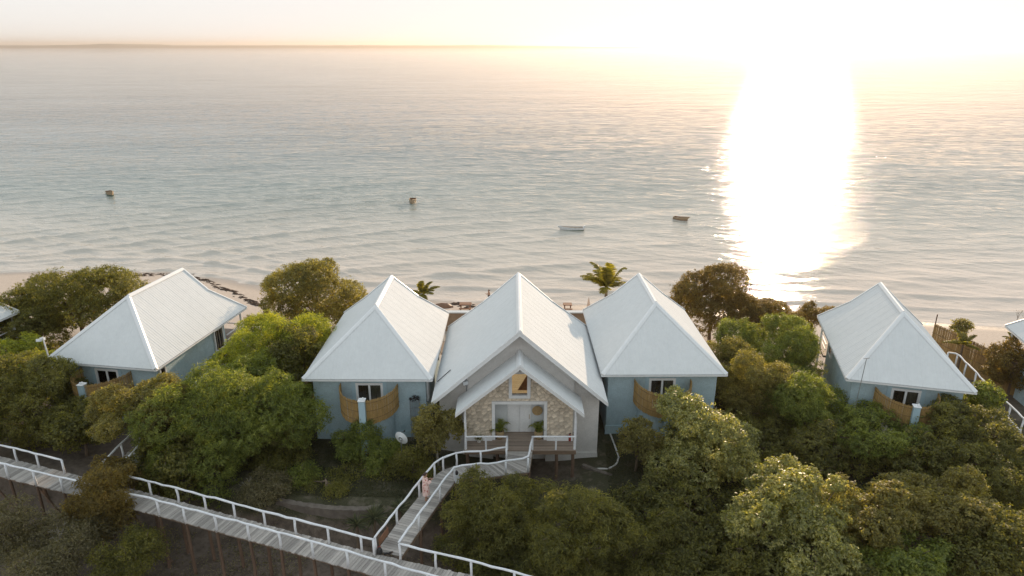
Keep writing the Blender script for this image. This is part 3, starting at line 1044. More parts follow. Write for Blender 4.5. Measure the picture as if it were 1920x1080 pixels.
    MB().box(-sx, -fx - 0.02, ys - 0.22, ys - 0.07, 1.205, 1.40).build('skirting_ledge', M['white'], root)
    MB().box(fx + 0.02, sx, ys - 0.22, ys - 0.07, 1.205, 1.40).build('skirting_ledge', M['white'], root)
    # white portal frame
    mb = MB()
    mb.box(-fx - 0.02, -fx + 0.16, ys - 0.12, ys + 0.22, 1.205, ft + 0.14)
    mb.box(fx - 0.16, fx + 0.02, ys - 0.12, ys + 0.22, 1.205, ft + 0.14)
    mb.box(-fx + 0.16, fx - 0.16, ys - 0.12, ys + 0.22, ft - 0.04, ft + 0.14)
    mb.build('portal_frame', M['white'], root)
    # recess lining and the double door
    yd = 1.0
    mb = MB()
    mb.box(-fx, -fx + 0.1, ys + 0.222, yd + 0.05, 1.2, ft)
    mb.box(fx - 0.1, fx, ys + 0.222, yd + 0.05, 1.2, ft)
    mb.box(-fx + 0.1, fx - 0.1, ys + 0.222, yd + 0.05, ft - 0.05, ft)
    mb.box(-fx + 0.1, -0.72, yd, yd + 0.05, 1.2, ft - 0.05)
    mb.box(0.72, fx - 0.1, yd, yd + 0.05, 1.2, ft - 0.05)
    mb.box(-0.72, 0.72, yd, yd + 0.05, 3.42, ft - 0.05)
    mb.build('recess_lining', M['plaster_white'], root)
    dr = MB().box(-0.72, 0.72, yd + 0.03, yd + 0.06, 1.2, 3.42).build('door', M['white'], root)
    for s in (1, -1):
        leaf = MB().box(min(s * 0.01, s * 0.70), max(s * 0.01, s * 0.70), yd - 0.03, yd + 0.028, 1.23, 3.40)
        for zz0, zz1 in ((1.35, 2.2), (2.32, 3.3)):
            a, b = sorted((s * 0.1, s * 0.6))
            leaf.box(a, b, yd - 0.045, yd - 0.031, zz0, zz1)
        leaf.build('door_leaf', M['white'], dr)
    MB().tube([(0.60, yd - 0.09, 2.15), (0.60, yd - 0.09, 2.45)], 0.016, 6).build('handle', M['rattan'], dr)
    # gable window with a sill
    wz0, wz1 = 4.02, 5.56
    wf = MB()
    wf.box(-0.63, -0.44, ys - 0.13, ys + 0.2, 3.98, punder(0.5) - 0.05)
    wf.box(0.44, 0.63, ys - 0.13, ys + 0.2, 3.98, punder(0.5) - 0.05)
    wf.box(-0.44, 0.44, ys - 0.13, ys + 0.2, 3.98, 4.17)
    wf.box(-0.44, 0.44, ys - 0.06, ys + 0.2, 5.52, 5.72)
    win = wf.build('gable_window', M['white'], root)
    MB().box(-0.438, 0.438, ys + 0.05, ys + 0.056, 4.17, 5.52).build('pane', M['glass'], win)
    MB().box(-0.438, 0.438, ys - 0.05, ys + 0.04, 4.172, 4.22).build('sill', M['metal'], win)
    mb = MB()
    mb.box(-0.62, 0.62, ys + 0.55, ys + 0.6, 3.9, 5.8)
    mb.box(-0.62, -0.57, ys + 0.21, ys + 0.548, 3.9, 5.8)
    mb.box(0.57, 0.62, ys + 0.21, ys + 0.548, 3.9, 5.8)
    mb.build('emissive_room', M['amber'], win)  # self-glowing walls imitate a sunlit interior
    MB().add([(-0.1, ys + 0.50, 4.2), (0.5, ys + 0.50, 4.2), (0.5, ys + 0.50, 5.3), (-0.1, ys + 0.47, 4.2), (0.5, ys + 0.47, 4.2), (0.5, ys + 0.47, 5.3)],
             [(0, 1, 2), (5, 4, 3), (0, 3, 4, 1), (1, 4, 5, 2), (2, 5, 3, 0)]).build('diagonal_shadow', M['wood'], win)  # dark wedge modelled as the diagonal shadow on the room wall
    # porch roof
    pro = empty('porch_roof', (0, 0, 0)); pro.parent = root
    y0, y1 = -1.2, 0.855
    for s in (1, -1):
        slope([(s * ph, y0, PT), (s * ph, y1, PT), (0, y1, PA), (0, y0, PA)], (0, 1, 0), 'roof_slope', pro, M['roof'], step=0.2)
        a = Vector((0, y0 - 0.03, PA + 0.05)); b = Vector((s * ph, y0 - 0.03, PT + 0.05))
        MB().prism([a, b, b + Vector((0, 0, -0.22)), a + Vector((0, 0, -0.26))], (0, 0.035, 0)).build('barge_board', M['white'], pro)
        MB().prism([a + Vector((0, -0.03, 0.03)), b + Vector((0, -0.03, 0.03)), b + Vector((0, -0.03, -0.07)), a + Vector((0, -0.03, -0.07))], (0, 0.025, 0)).build('verge_strip', M['cap'], pro)
        MB().beam((s * ph, y0, PT - 0.09), (s * ph, y1, PT - 0.09), 0.03, 0.16).build('fascia', M['white'], pro)
        MB().prism([(s * 0.03, y0 + 0.02, PA - 0.13), (s * (ph - 0.03), y0 + 0.02, PT - 0.10), (s * (ph - 0.03), y1 - 0.02, PT - 0.10), (s * 0.03, y1 - 0.02, PA - 0.13)], (0, 0, -0.02)).build('soffit', M['soffit'], pro)
    cap((0, y0 - 0.02, PA), (0, y1, PA), 'ridge_cap', pro, 0.2, 0.16, 0.07)
    # porch posts
    for x in (-3.13, 3.19):
        MB().tube([(x, -0.86, 1.2), (x + 0.01, -0.86, 2.6), (x, -0.86, PA - pr_ * abs(x) / ph - 0.1)], [0.085, 0.075, 0.07], 8).build('post', M['rail'], root)
    # porch deck: boards, bearer, stilts
    DZ = 1.2
    k = 0
    yy = -1.02
    while yy < 1.02:
        w_ = 0.135
        MB().box(-3.2 if k % 2 else -3.23, 3.28 if k % 3 else 3.25, yy, yy + w_, DZ - 0.045, DZ).build('deck_board', M['deck'], root)
        yy += w_ + 0.012
        k += 1
        if yy + w_ > ys - 0.0 and False:
            break
    MB().box(-3.2, 3.26, -1.06, -1.024, DZ - 0.24, DZ - 0.005).build('edge_beam', M['beam'], root)
    for yb_ in (-0.7, 0.6):
        MB().box(-3.15, 3.2, yb_ - 0.05, yb_ + 0.05, DZ - 0.2, DZ - 0.046).build('bearer', M['beam'], root)
    for x in (-3.05, -1.3, 2.15, 3.1):
        MB().tube([(x, -0.8, -1.6), (x + 0.02, -0.8, 0.2), (x, -0.8, DZ - 0.21)], 0.10, 8).build('stilt', M['stilt'], root)
    # deck rails either side of the entrance
    for xa, xb, xm in ((-3.13, -0.72, -1.95), (0.74, 3.19, 2.1)):
        MB().tube([(xa, -0.92, 2.06), ((xa + xb) / 2, -0.93, 2.08), (xb, -0.92, 2.06)], 0.05, 7).build('handrail', M['rail'], root)
        MB().tube([(xm, -0.92, 1.2), (xm, -0.92, 2.04)], 0.055, 7).build('rail_post', M['rail'], root)
        MB().tube([(xb if xa < 0 else xa, -0.92, 0.75), (xb if xa < 0 else xa, -0.92, 2.09)], 0.06, 7).build('rail_post', M['rail'], root)
    return root


house = stone_house()

# ------------------------------------------------------------------ boardwalks
def resample(pts, n):
    P = [Vector(p) for p in pts]
    d = [0.0]
    for a, b in zip(P, P[1:]):
        d.append(d[-1] + (b - a).length)
    out = []
    for k in range(n):
        s = d[-1] * k / (n - 1)
        out.append(Vector((float(np.interp(s, d, [p.x for p in P])), float(np.interp(s, d, [p.y for p in P])), float(np.interp(s, d, [p.z for p in P])))))
    return out, d[-1]


def walk_planks(root, left, right, seed, pitch=0.16, th=0.045, mat='plank'):
    """boards laid across between two edge lines, every one its own mesh"""
    rng = random.Random(seed)
    _, l1 = resample(left, 2)
    _, l2 = resample(right, 2)
    n = int(max(l1, l2) / pitch)
    A, _ = resample(left, n + 1)
    B, _ = resample(right, n + 1)
    for k in range(n):
        a0, a1, b0, b1 = A[k].copy(), A[k + 1].copy(), B[k].copy(), B[k + 1].copy()
        ga, gb = (a1 - a0) * 0.045, (b1 - b0) * 0.045
        side = (b0 - a0).normalized()
        ea, eb = rng.uniform(-0.01, 0.05), rng.uniform(-0.01, 0.05)
        z = Vector((0, 0, rng.uniform(-0.006, 0.006)))
        q = [a0 + ga - side * ea + z, a1 - ga - side * ea + z, b1 - gb + side * eb + z, b0 + gb + side * eb + z]
        c = sum(q, Vector()) / 4
        ang = math.atan2(side.y, side.x)
        rm = Matrix.Rotation(-ang, 3, 'Z')
        ql = [rm @ (p - c) for p in q]
        o = MB().prism([p for p in ql], (0, 0, -th)).build('plank', M[mat], root)
        o.location = c - Vector(root.location)
        o.rotation_euler = (0, 0, ang)


def wobble(pts, seed, amp=0.03, per=5):
    rng = random.Random(seed)
    P, l = resample(pts, max(4, int(resample(pts, 2)[1] * 2.2)))
    for p in P[1:-1]:
        p.x += rng.uniform(-amp, amp) * 0.6; p.y += rng.uniform(-amp, amp) * 0.6; p.z += rng.uniform(-amp, amp)
    return P


def rail_line(root, tops, seed, posts=None, foot=0.0, h=0.86, r=0.056, skip=()):
    """rough white log handrail over posts; tops are points at floor level"""
    rng = random.Random(seed)
    base = Vector(root.location)
    P = [Vector(p) for p in tops]
    line = wobble([p + Vector((0, 0, h)) - base for p in P], seed)
    MB().tube(line, [r * rng.uniform(0.86, 1.12) for _ in line], 8).build('handrail', M['rail'], root, smooth=True)
    for p in (posts if posts is not None else P):
        p = Vector(p) - base
        j = Vector((rng.uniform(-0.03, 0.03), rng.uniform(-0.03, 0.03), 0))
        MB().tube([p + Vector((0, 0, -0.10)), p + j + Vector((0, 0, 0.4)), p + Vector((0, 0, h - 0.02))], [0.066, 0.055, 0.06], 7).build('rail_post', M['rail'], root, smooth=True)


def stilts(root, pts, seed, top=-0.06, brace=0.3):
    rng = random.Random(seed)
    base = Vector(root.location)
    for p in pts:
        p = Vector(p)
        g = gz(p.x, p.y) - 0.3
        MB().tube([Vector((p.x + rng.uniform(-0.06, 0.06), p.y + rng.uniform(-0.06, 0.06), g)) - base, Vector((p.x, p.y, (g + p.z) / 2)) - base + Vector((rng.uniform(-0.04, 0.04), 0, 0)), p + Vector((0, 0, top)) - base], [0.085, 0.08, 0.075], 7).build('stilt', M['stilt'], root)


WZ = 1.2
near = [(-36.5, 34.25, WZ), (-27.87, 31.58, WZ), (-17.64, 28.31, WZ), (-12.47, 26.52, WZ), (-7.38, 24.68, WZ), (2.6, 20.95, WZ)]
far = [(-36.0, 35.75, WZ), (-27.88, 33.05, WZ), (-18.80, 29.99, WZ), (-13.74, 28.19, WZ), (-8.62, 26.37, WZ), (-6.33, 25.56, WZ), (-5.14, 25.2, WZ), (-1.8, 24.2, WZ), (3.2, 22.4, WZ)]
bw = empty('boardwalk', (-17, 29, WZ), 0, 'long weathered plank boardwalk on stilts with white log rails crossing the lower picture', 'boardwalk')
walk_planks(bw, near, far, 3, 0.165)


def on_poly(poly, xs):
    out = []
    px = [p[0] for p in poly]; py = [p[1] for p in poly]
    for x in xs:
        out.append((x, float(np.interp(x, px, py)), WZ))
    return out


inn = lambda pts, dy: [(p[0], p[1] + dy, p[2]) for p in pts]
np_x = [-35.2, -33.2, -31.2, -29.2, -27.3, -25.4, -23.6, -21.7, -19.6, -17.64, -16.06, -14.3, -12.47, -10.8, -9.1, -7.38, -5.55, -3.6, -1.7, 0.2, 2.2]
fp_x = [-35.2, -33.3, -31.5, -29.6, -27.88, -26.3, -24.5]
fp2_x = [-20.6, -18.80, -17.1, -15.45, -13.74, -12.05, -10.35, -8.62, -6.95]
near_p = inn(on_poly(near, np_x), 0.06)
rail_line(bw, near_p, 11)
rail_line(bw, inn(on_poly(far, fp_x), -0.06), 12)
rail_line(bw, inn(on_poly(far, fp2_x), -0.06) + [(-6.33, 25.50, WZ)], 13)
rail_line(bw, [(-5.10, 25.22, WZ), (-3.4, 24.63, WZ), (-1.8, 24.15, WZ), (0.1, 23.45, WZ), (2.4, 22.62, WZ)], 14)
stilts(bw, inn(near_p, 0.02), 21)
stilts(bw, inn(on_poly(far, fp_x + fp2_x + [-3.4, -1.0]), -0.1), 22)
base = Vector(bw.location)
for poly, dy in ((near, 0.1), (far, -0.1)):
    for a, b in zip(poly, poly[1:]):
        MB().beam(Vector((a[0], a[1] + dy, WZ - 0.12)) - base, Vector((b[0], b[1] + dy, WZ - 0.12)) - base, 0.06, 0.14).build('bearer', M['beam'], bw)
for xa, xb in ((-29.2, -27.3), (-25.4, -23.6), (-19.6, -17.64)):
    a = on_poly(near, [xa])[0]; b = on_poly(near, [xb])[0]
    MB().beam(Vector((a[0], a[1] + 0.12, WZ - 0.2)) - base, Vector((b[0], b[1] + 0.3, gz(b[0], b[1]) + 0.1)) - base, 0.09, 0.09).build('brace', M['stilt'], bw)

# branch up to the porch
Lp = [(-6.33, 25.60), (-5.66, 27.67), (-4.85, 29.81), (-4.25, 31.55), (-3.81, 32.18), (-3.11, 32.58), (-2.2, 32.72), (-1.2, 32.80), (-0.28, 33.05), (-0.28, 34.02)]
Rp = [(-5.12, 25.25), (-4.45, 27.27), (-3.68, 29.48), (-3.05, 31.20), (-2.75, 31.42), (-2.2, 31.50), (-1.3, 31.52), (-0.35, 31.72), (0.95, 32.0), (1.18, 34.02)]
br = empty('entrance_walkway', (-4, 29, WZ), 0, 'plank walkway with white log rails curving up to the stone porch', 'boardwalk')


def seg_planks(Lp, Rp, seed):
    A, B = [], []
    for (a, b) in zip(Lp, Rp):
        A.append((a[0], a[1], WZ - 0.006)); B.append((b[0], b[1], WZ - 0.006))
    # resample both edges by shared parameter so that boards fan round the bends
    d = [0.0]
    for i in range(len(A) - 1):
        d.append(d[-1] + max((Vector(A[i + 1]) - Vector(A[i])).length, (Vector(B[i + 1]) - Vector(B[i])).length))
    n = int(d[-1] / 0.165)
    ts = np.linspace(0, d[-1], n + 1)
    AA_ = [Vector((float(np.interp(t, d, [p[0] for p in A])), float(np.interp(t, d, [p[1] for p in A])), A[0][2])) for t in ts]
    BB_ = [Vector((float(np.interp(t, d, [p[0] for p in B])), float(np.interp(t, d, [p[1] for p in B])), B[0][2])) for t in ts]
    rng = random.Random(seed)
    base = Vector(br.location)
    for k in range(1, n):
        a0, a1, b0, b1 = AA_[k], AA_[k + 1] if k + 1 <= n else AA_[k], BB_[k], BB_[k + 1] if k + 1 <= n else BB_[k]
        ga, gb = (a1 - a0) * 0.05, (b1 - b0) * 0.05
        z = Vector((0, 0, rng.uniform(-0.005, 0.005)))
        q = [a0 + ga + z, a1 - ga + z, b1 - gb + z, b0 + gb + z]
        c = sum(q, Vector()) / 4
        sd = ((b0 + b1) / 2 - (a0 + a1) / 2).normalized()
        ang = math.atan2(sd.y, sd.x)
        rm = Matrix.Rotation(-ang, 3, 'Z')
        o = MB().prism([rm @ (p - c) for p in q], (0, 0, -0.045)).build('plank', M['plank'], br)
        o.location = c - base
        o.rotation_euler = (0, 0, ang)


seg_planks(Lp, Rp, 7)
z3 = lambda pts: [(p[0], p[1], WZ) for p in pts]
rail_line(br, z3([(-6.30, 25.62), (-5.62, 27.67), (-4.81, 29.81), (-4.21, 31.55), (-3.78, 32.14), (-3.09, 32.53), (-2.5, 32.6), (-1.75, 32.66), (-0.32, 33.1)]), 31, posts=z3([(-6.30, 25.68), (-5.62, 27.67), (-4.81, 29.81), (-4.21, 31.55), (-3.78, 32.14), (-3.09, 32.53), (-1.75, 32.66), (-0.32, 33.1)]))
rail_line(br, z3([(-0.32, 33.1), (-0.28, 34.1)]), 32, posts=[])
rail_line(br, z3([(-5.14, 25.30), (-4.48, 27.27), (-3.71, 29.48), (-3.08, 31.24), (-2.0, 31.50), (-1.1, 31.52), (-0.35, 31.76), (0.88, 32.04), (1.18, 34.1)]), 33, posts=z3([(-4.48, 27.27), (-3.71, 29.48), (-3.08, 31.24), (-0.35, 31.76), (0.88, 32.04)]))
stilts(br, z3(Lp[1:9]) + z3(Rp[1:9]), 34)
base = Vector(br.location)
for poly in (Lp, Rp):
    for a, b in zip(poly, poly[1:]):
        MB().beam(Vector((a[0], a[1], WZ - 0.125)) - base, Vector((b[0], b[1], WZ - 0.125)) - base, 0.05, 0.13).build('bearer', M['beam'], br)

# side path beside the turned bungalow, ramping up to its floor
pw = empty('side_walkway', (-21.6, 36, WZ), 0, 'narrow plank walkway with white rails beside the turned blue bungalow', 'boardwalk')
Lq = [(-22.15, 31.3, WZ), (-21.95, 35.0, WZ + 0.15), (-21.55, 39.5, 1.9), (-20.75, 45.5, 2.1), (-20.2, 49.5, 2.1)]
Rq = [(-21.05, 30.95, WZ), (-20.85, 35.0, WZ + 0.15), (-20.45, 39.5, 1.9), (-19.75, 45.5, 2.1), (-19.2, 49.5, 2.1)]
walk_planks(pw, Lq, Rq, 9, 0.17)
rail_line(pw, Lq[:2], 41, posts=[(-22.12, 31.6, WZ), (-22.05, 33.3, WZ + 0.07), Lq[1]])
rp_ = resample(Rq, 12)[0]
rail_line(pw, Rq, 42, posts=rp_)
stilts(pw, rp_, 43)
stilts(pw, resample(Lq, 10)[0], 44)

# path down the far side of the right-hand bungalow
pr2 = empty('garden_walkway', (32, 41, 0.8), 0, 'white railed plank path between the hip roofed bungalow and reed fence', 'boardwalk')
Lr = [(29.6, 33.5, 1.0), (30.5, 38.0, 1.0), (31.6, 45.6, 1.0)]
Rr = [(30.5, 33.2, 1.0), (31.75, 40.9, 1.0), (32.65, 45.5, 1.0)]
walk_planks(pr2, Lr, Rr, 15, 0.17)
a = resample(Rr, 9)[0]
rail_line(pr2, Rr + [(32.1, 45.75, 1.0)], 51, posts=list(a) + [(32.1, 45.75, 1.0)], h=1.0)
rail_line(pr2, [(29.9, 35.0, 1.0), (30.45, 37.8, 1.0), (30.75, 39.9, 1.0)], 52, posts=[(29.9, 35.0, 1.0), (30.45, 37.8, 1.0), (30.75, 39.9, 1.0)], h=0.9)
stilts(pr2, a, 53)
stilts(pr2, resample(Lr, 7)[0], 54)


# ------------------------------------------------------------------ walls and fences in the garden
def curb(name, pts, wid, h, mat, label, cat='wall', top_off=0.0, below=0.6):
    P, l = resample([(p[0], p[1], 0) for p in pts], 28)
    mb = MB()
    vs = []
    for i, p in enumerate(P):
        d = (P[min(i + 1, len(P) - 1)] - P[max(i - 1, 0)]).normalized()
        s = Vector((-d.y, d.x, 0)) * wid / 2
        zt = top_off if h is None else gz(p.x, p.y) + h
        j = 0.02 * math.sin(i * 2.3)
        vs += [(p.x - s.x, p.y - s.y, zt - below), (p.x - s.x, p.y - s.y, zt + j), (p.x + s.x, p.y + s.y, zt + j), (p.x + s.x, p.y + s.y, zt - below)]
    n = len(P)
    mb.add(vs, [(4 * i + k, 4 * i + 4 + k, 4 * i + 5 + k, 4 * i + 1 + k) for i in range(n - 1) for k in range(3)] + [(0, 1, 2, 3), (4 * n - 1, 4 * n - 2, 4 * n - 3, 4 * n - 4)])
    return tag(mb.build(name, mat), label, cat)


w1 = [gp(520, 938, -0.1), gp(565, 946, -0.1), gp(620, 953, -0.1), (gp(680, 955, -0.1)), gp(712, 950, -0.1)]
curb('retaining_wall', w1, 0.35, None, M['wallstone'], 'low curved retaining wall below the lawn, behind the yucca', top_off=-0.05, below=2.6)
w2 = [gp(1092, 873, -0.55), gp(1125, 884, -0.5), gp(1165, 898, -0.5), gp(1222, 915, -0.5)]
curb('retaining_wall', w2, 0.22, None, M['wallstone'], 'dark retaining wall stepping down from the corner of the stone-fronted house', top_off=-0.45, below=2.4)
w3 = [gp(1141, 806, -0.3), gp(1150, 835, -0.55), gp(1160, 862, -0.6), gp(1156, 874, -0.6), gp(1142, 882, -0.6), gp(1118, 880, -0.6), gp(1098, 877, -0.6)]
curb('garden_kerb', w3, 0.09, 0.05, M['plaster_grey'], 'thin pale kerb curving round the corner of the stone-fronted house', 'kerb', below=0.4)

# low wall on the beach edge
x0, x1 = -9.5, 14.5
mb = MB().box(x0, x1, 60.2, 60.55, -2.6, -0.62)
sw = mb.build('beach_wall', M['brickwall'])
tag(sw, 'low brown wall at the beach edge seen between the roofs', 'wall')
MB().box(x0 - 0.05, x1 + 0.05, 60.1, 60.65, -0.618, -0.52).build('coping', M['plaster_white'], sw)

# reed fence
fa, fb, fc = Vector((35.1, 52.4, 0)), Vector((36.6, 46.2, 0)), Vector((37.6, 42.5, 0))
fence = empty('reed_fence', (36, 49, -0.5), 0, 'tall brown reed fence running back from the right-hand bungalow to the beach', 'fence')
rng = random.Random(8)
base = Vector(fence.location)
P, l = resample([fa, fb, fc], 420)
for part in range(4):
    mb = MB()
    for p in P[part * 105:(part + 1) * 105]:
        g = gz(p.x, p.y)
        z1 = 1.55 + rng.uniform(-0.06, 0.05)
        mb.tube([Vector((p.x, p.y, g - 0.1)) - base, Vector((p.x + rng.uniform(-0.02, 0.02), p.y + rng.uniform(-0.02, 0.02), z1)) - base], rng.uniform(0.012, 0.019), 4)
    o = mb.build('reed_panel', M['reed'], fence)
    o['kind'] = 'stuff'
for hh in (0.1, 0.75, 1.4):
    MB().tube([Vector((p.x - 0.03, p.y, hh)) - base for p in P[::20]], 0.022, 5).build('binding', M['reed_edge'], fence)
for i in (0, 105, 210, 315, 419):
    p = P[i]
    MB().tube([Vector((p.x + 0.05, p.y, gz(p.x, p.y) - 0.2)) - base, Vector((p.x + 0.05, p.y, 2.35 if i == 0 else 1.5)) - base], 0.045, 6).build('fence_post', M['stilt'], fence)

# ------------------------------------------------------------------ vegetation
def leaves(pos, nrm, length, width, rng, droop=0.0, spread=0.9):
    """one rhombic leaf per position, facing roughly along nrm"""
    n = len(pos)
    j = rng.normal(size=(n, 3)) * spread
    nn = nrm + j
    nn /= np.linalg.norm(nn, axis=1, keepdims=True) + 1e-9
    t = rng.normal(size=(n, 3))
    t[:, 2] -= droop
    t -= nn * np.sum(t * nn, 1, keepdims=True)
    t /= np.linalg.norm(t, axis=1, keepdims=True) + 1e-9
    b = np.cross(nn, t)
    ln = (length * rng.uniform(0.65, 1.25, n))[:, None]
    wd = (width * rng.uniform(0.7, 1.2, n))[:, None]
    v = np.empty((n, 4, 3), np.float32)
    v[:, 0] = pos - t * ln * 0.5
    v[:, 1] = pos + b * wd * 0.5 + nn * wd * 0.12
    v[:, 2] = pos + t * ln * 0.5 - np.array([0, 0, 1]) * ln * 0.1
    v[:, 3] = pos - b * wd * 0.5 + nn * wd * 0.12
    f = np.arange(n * 4, dtype=np.int32).reshape(n, 4)
    return v.reshape(-1, 3), f


STY = {  # leaf length, width, coverage, clump radius, leaves per clump, spread, lobe scale
    'broad': (0.18, 0.09, 2.0, 0.17, 11, 0.8, 0.36),
    'small': (0.13, 0.07, 1.8, 0.13, 12, 0.8, 0.32),
    'feather': (0.22, 0.045, 1.6, 0.19, 14, 0.9, 0.30),
    'pale': (0.17, 0.08, 1.9, 0.14, 12, 0.75, 0.28),
    'scrub': (0.15, 0.045, 1.3, 0.25, 9, 1.2, 0.40),
}


def crown_arrays(rx, ry, rz, style, rng, flat=0.0, gaps=0.0, low=0.35, dens=1.0):
    ll, lw, cov, cr, per, spread, ls = STY[style]
    rm = (rx * ry * rz) ** (1 / 3)
    nl = int(np.clip(9 + rm * 7, 11, 46))
    lobes = []
    for k in range(nl):
        d = rng.normal(size=3)
        d /= np.linalg.norm(d)
        if d[2] < -low:
            d[2] = -low * rng.rand()
        q = rng.uniform(0.62, 0.92)
        lr = rm * ls * rng.uniform(0.6, 1.35)
        c = np.array([d[0] * rx, d[1] * ry, d[2] * rz]) * q
        if flat and c[2] > 0:
            c[2] *= 1 - flat * (c[2] / rz) * 0.5
        lobes.append((c, lr, lr * rng.uniform(0.65, 0.95)))
        # smaller knobs riding on the lobe
        for _ in range(3):
            e = rng.normal(size=3); e /= np.linalg.norm(e); e[2] = abs(e[2])
            kr = lr * rng.uniform(0.34, 0.55)
            lobes.append((c + e * lr * 0.85, kr, kr * rng.uniform(0.7, 1.0)))
    lobes.append((np.zeros(3), rm * 0.5, rz * 0.5))
    C = np.array([l[0] for l in lobes]); RA = np.array([l[1] for l in lobes]); RZ = np.array([l[2] for l in lobes])
    area = 4 * np.pi * RA * RZ
    total = min(4 * np.pi * ((rx * ry) ** 1.6 / 3 + (rx * rz) ** 1.6 / 3 + (ry * rz) ** 1.6 / 3) ** (1 / 1.6) * 1.5, area.sum())
    nclump = int(total * cov * dens / (ll * lw * 0.5) / per)
    idx = rng.choice(len(lobes), size=int(nclump * 2.4), p=area / area.sum())
    d = rng.normal(size=(len(idx), 3)); d /= np.linalg.norm(d, axis=1, keepdims=True)
    rr = 1 + np.clip(rng.normal(size=len(idx)) * 0.12, -0.3, 0.3) + np.where(rng.rand(len(idx)) < 0.09, rng.uniform(0.08, 0.42, len(idx)), 0)
    p = C[idx] + d * np.stack([RA[idx], RA[idx], RZ[idx]], 1) * rr[:, None]
    # drop clumps buried in other lobes, thin out the undersides
    keep = (d[:, 2] > -0.35) | (rng.rand(len(d)) < 0.45)
    for c, ra, rz_ in lobes:
        q = (p - c) / np.array([ra, ra, rz_])
        keep &= np.sum(q * q, 1) > 0.55
    gaps = max(gaps, 0.07)
    if gaps:
        keep &= vnoise(p[:, 0] * 1.1 + 7, p[:, 1] * 1.1 + p[:, 2] * 1.3, 9) > -1 + gaps * 2
    p, d = p[keep][:nclump], d[keep][:nclump]
    n = len(p)
    lp = np.repeat(p, per, 0) + rng.normal(size=(n * per, 3)) * cr * np.array([0.55, 0.55, 0.4])
    up = np.array([0, 0, 1.05])
    ln = np.repeat(d, per, 0) + up
    v, f = leaves(lp, ln, ll, lw, rng, droop=0.25, spread=spread)
    return v, f, lobes


def limb_mesh(foot, top, lobes, r0, rng, n_limbs=9, lean=0.25):
    mb = MB()
    foot = Vector(foot); top = Vector(top)
    j = Vector((rng.uniform(-1, 1), rng.uniform(-1, 1), 0)) * lean
    trunk = [foot, foot.lerp(top, 0.35) + j * 0.6, foot.lerp(top, 0.7) + j, top]
    mb.tube(trunk, [r0, r0 * 0.8, r0 * 0.6, r0 * 0.35], 8)
    order = rng.permutation(len(lobes))[:n_limbs]
    for i in order:
        c, ra, rz_ = lobes[i]
        e = Vector(c) * 1.0 + Vector((0, 0, rz_ * 0.3))
        s = foot.lerp(top, rng.uniform(0.45, 0.9)) + j * 0.8
        m = s.lerp(e, 0.5) + Vector((rng.uniform(-0.2, 0.2), rng.uniform(-0.2, 0.2), -0.05 * (e - s).length))
        mb.tube([s, m, e], [r0 * 0.36, r0 * 0.22, r0 * 0.08], 6)
        for q in range(2):
            e2 = e + Vector((rng.uniform(-1, 1), rng.uniform(-1, 1), rng.uniform(-0.1, 0.8))) * ra * 0.8
            mb.tube([m.lerp(e, 0.5), e2], [r0 * 0.12, r0 * 0.03], 5)
    # bare twigs poking out of the crown
    for i in rng.permutation(len(lobes))[:26]:
        c, ra, rz_ = lobes[i]
        e = Vector(c)
        d = Vector((rng.uniform(-1, 1), rng.uniform(-1, 1), rng.uniform(-0.1, 1))).normalized()
        t1 = e + d * ra * rng.uniform(1.0, 1.3)
        t2 = t1 + (d + Vector((rng.uniform(-0.6, 0.6), rng.uniform(-0.6, 0.6), rng.uniform(-0.2, 0.5)))).normalized() * ra * 0.28
        mb.tube([e, t1, t2], [0.02, 0.013, 0.006], 4)
        mb.tube([t1, t1 + (d + Vector((rng.uniform(-0.8, 0.8), rng.uniform(-0.8, 0.8), 0.2))).normalized() * ra * 0.25], [0.011, 0.005], 4)
    return mb


_tree_no = [0]


def tree(px, py, hw, hh, Y, leaf, style, label, name='tree', cat='tree', bark='bark', flat=0.0, gaps=0.0, low=0.35, ratio=0.9, dens=1.0, trunk=True, group=None):
    """crown centre sighted at (px,py) at distance Y; hw, hh are its half sizes there"""
    _tree_no[0] += 1
    rng = np.random.RandomState(100 + _tree_no[0] * 7)
    c = at(px, py, Y)
    k = depth(c) / _f
    rx = hw * k
    ry = rx * ratio
    a = math.atan2(CAM_H - c.z, Y)
    h = hh * k
    rz = math.sqrt(max(h * h - (ry * math.sin(a) * 0.85) ** 2, (0.42 * h) ** 2)) / math.cos(a)
    g = gz(c.x, c.y)
    root = empty(name, (c.x, c.y, g), 0, label, cat, group)
    v, f, lobes = crown_arrays(rx, ry, rz, style, rng, flat, gaps, low, dens)
    hz = c.z - g
    v = v + np.array([0, 0, hz], np.float32)
    v = v[:]
    # keep the skirt of the crown above the soil
    cr = np_mesh('crown', v, f, L[leaf], root)
    cr['kind'] = 'stuff'
    lob = [(np.array([q[0][0], q[0][1], q[0][2] + hz]), q[1], q[2]) for q in lobes]
    r0 = 0.05 + 0.035 * rx
    lm = limb_mesh((rng.uniform(-0.3, 0.3), rng.uniform(-0.3, 0.3), -0.25), (0, 0, max(hz, 0.4)), lob, r0, rng, n_limbs=7 if rx < 2 else 12)
    lm.build('trunk', M[bark], root, smooth=True)
    return root


G_L = 'dune trees left of the bungalows'
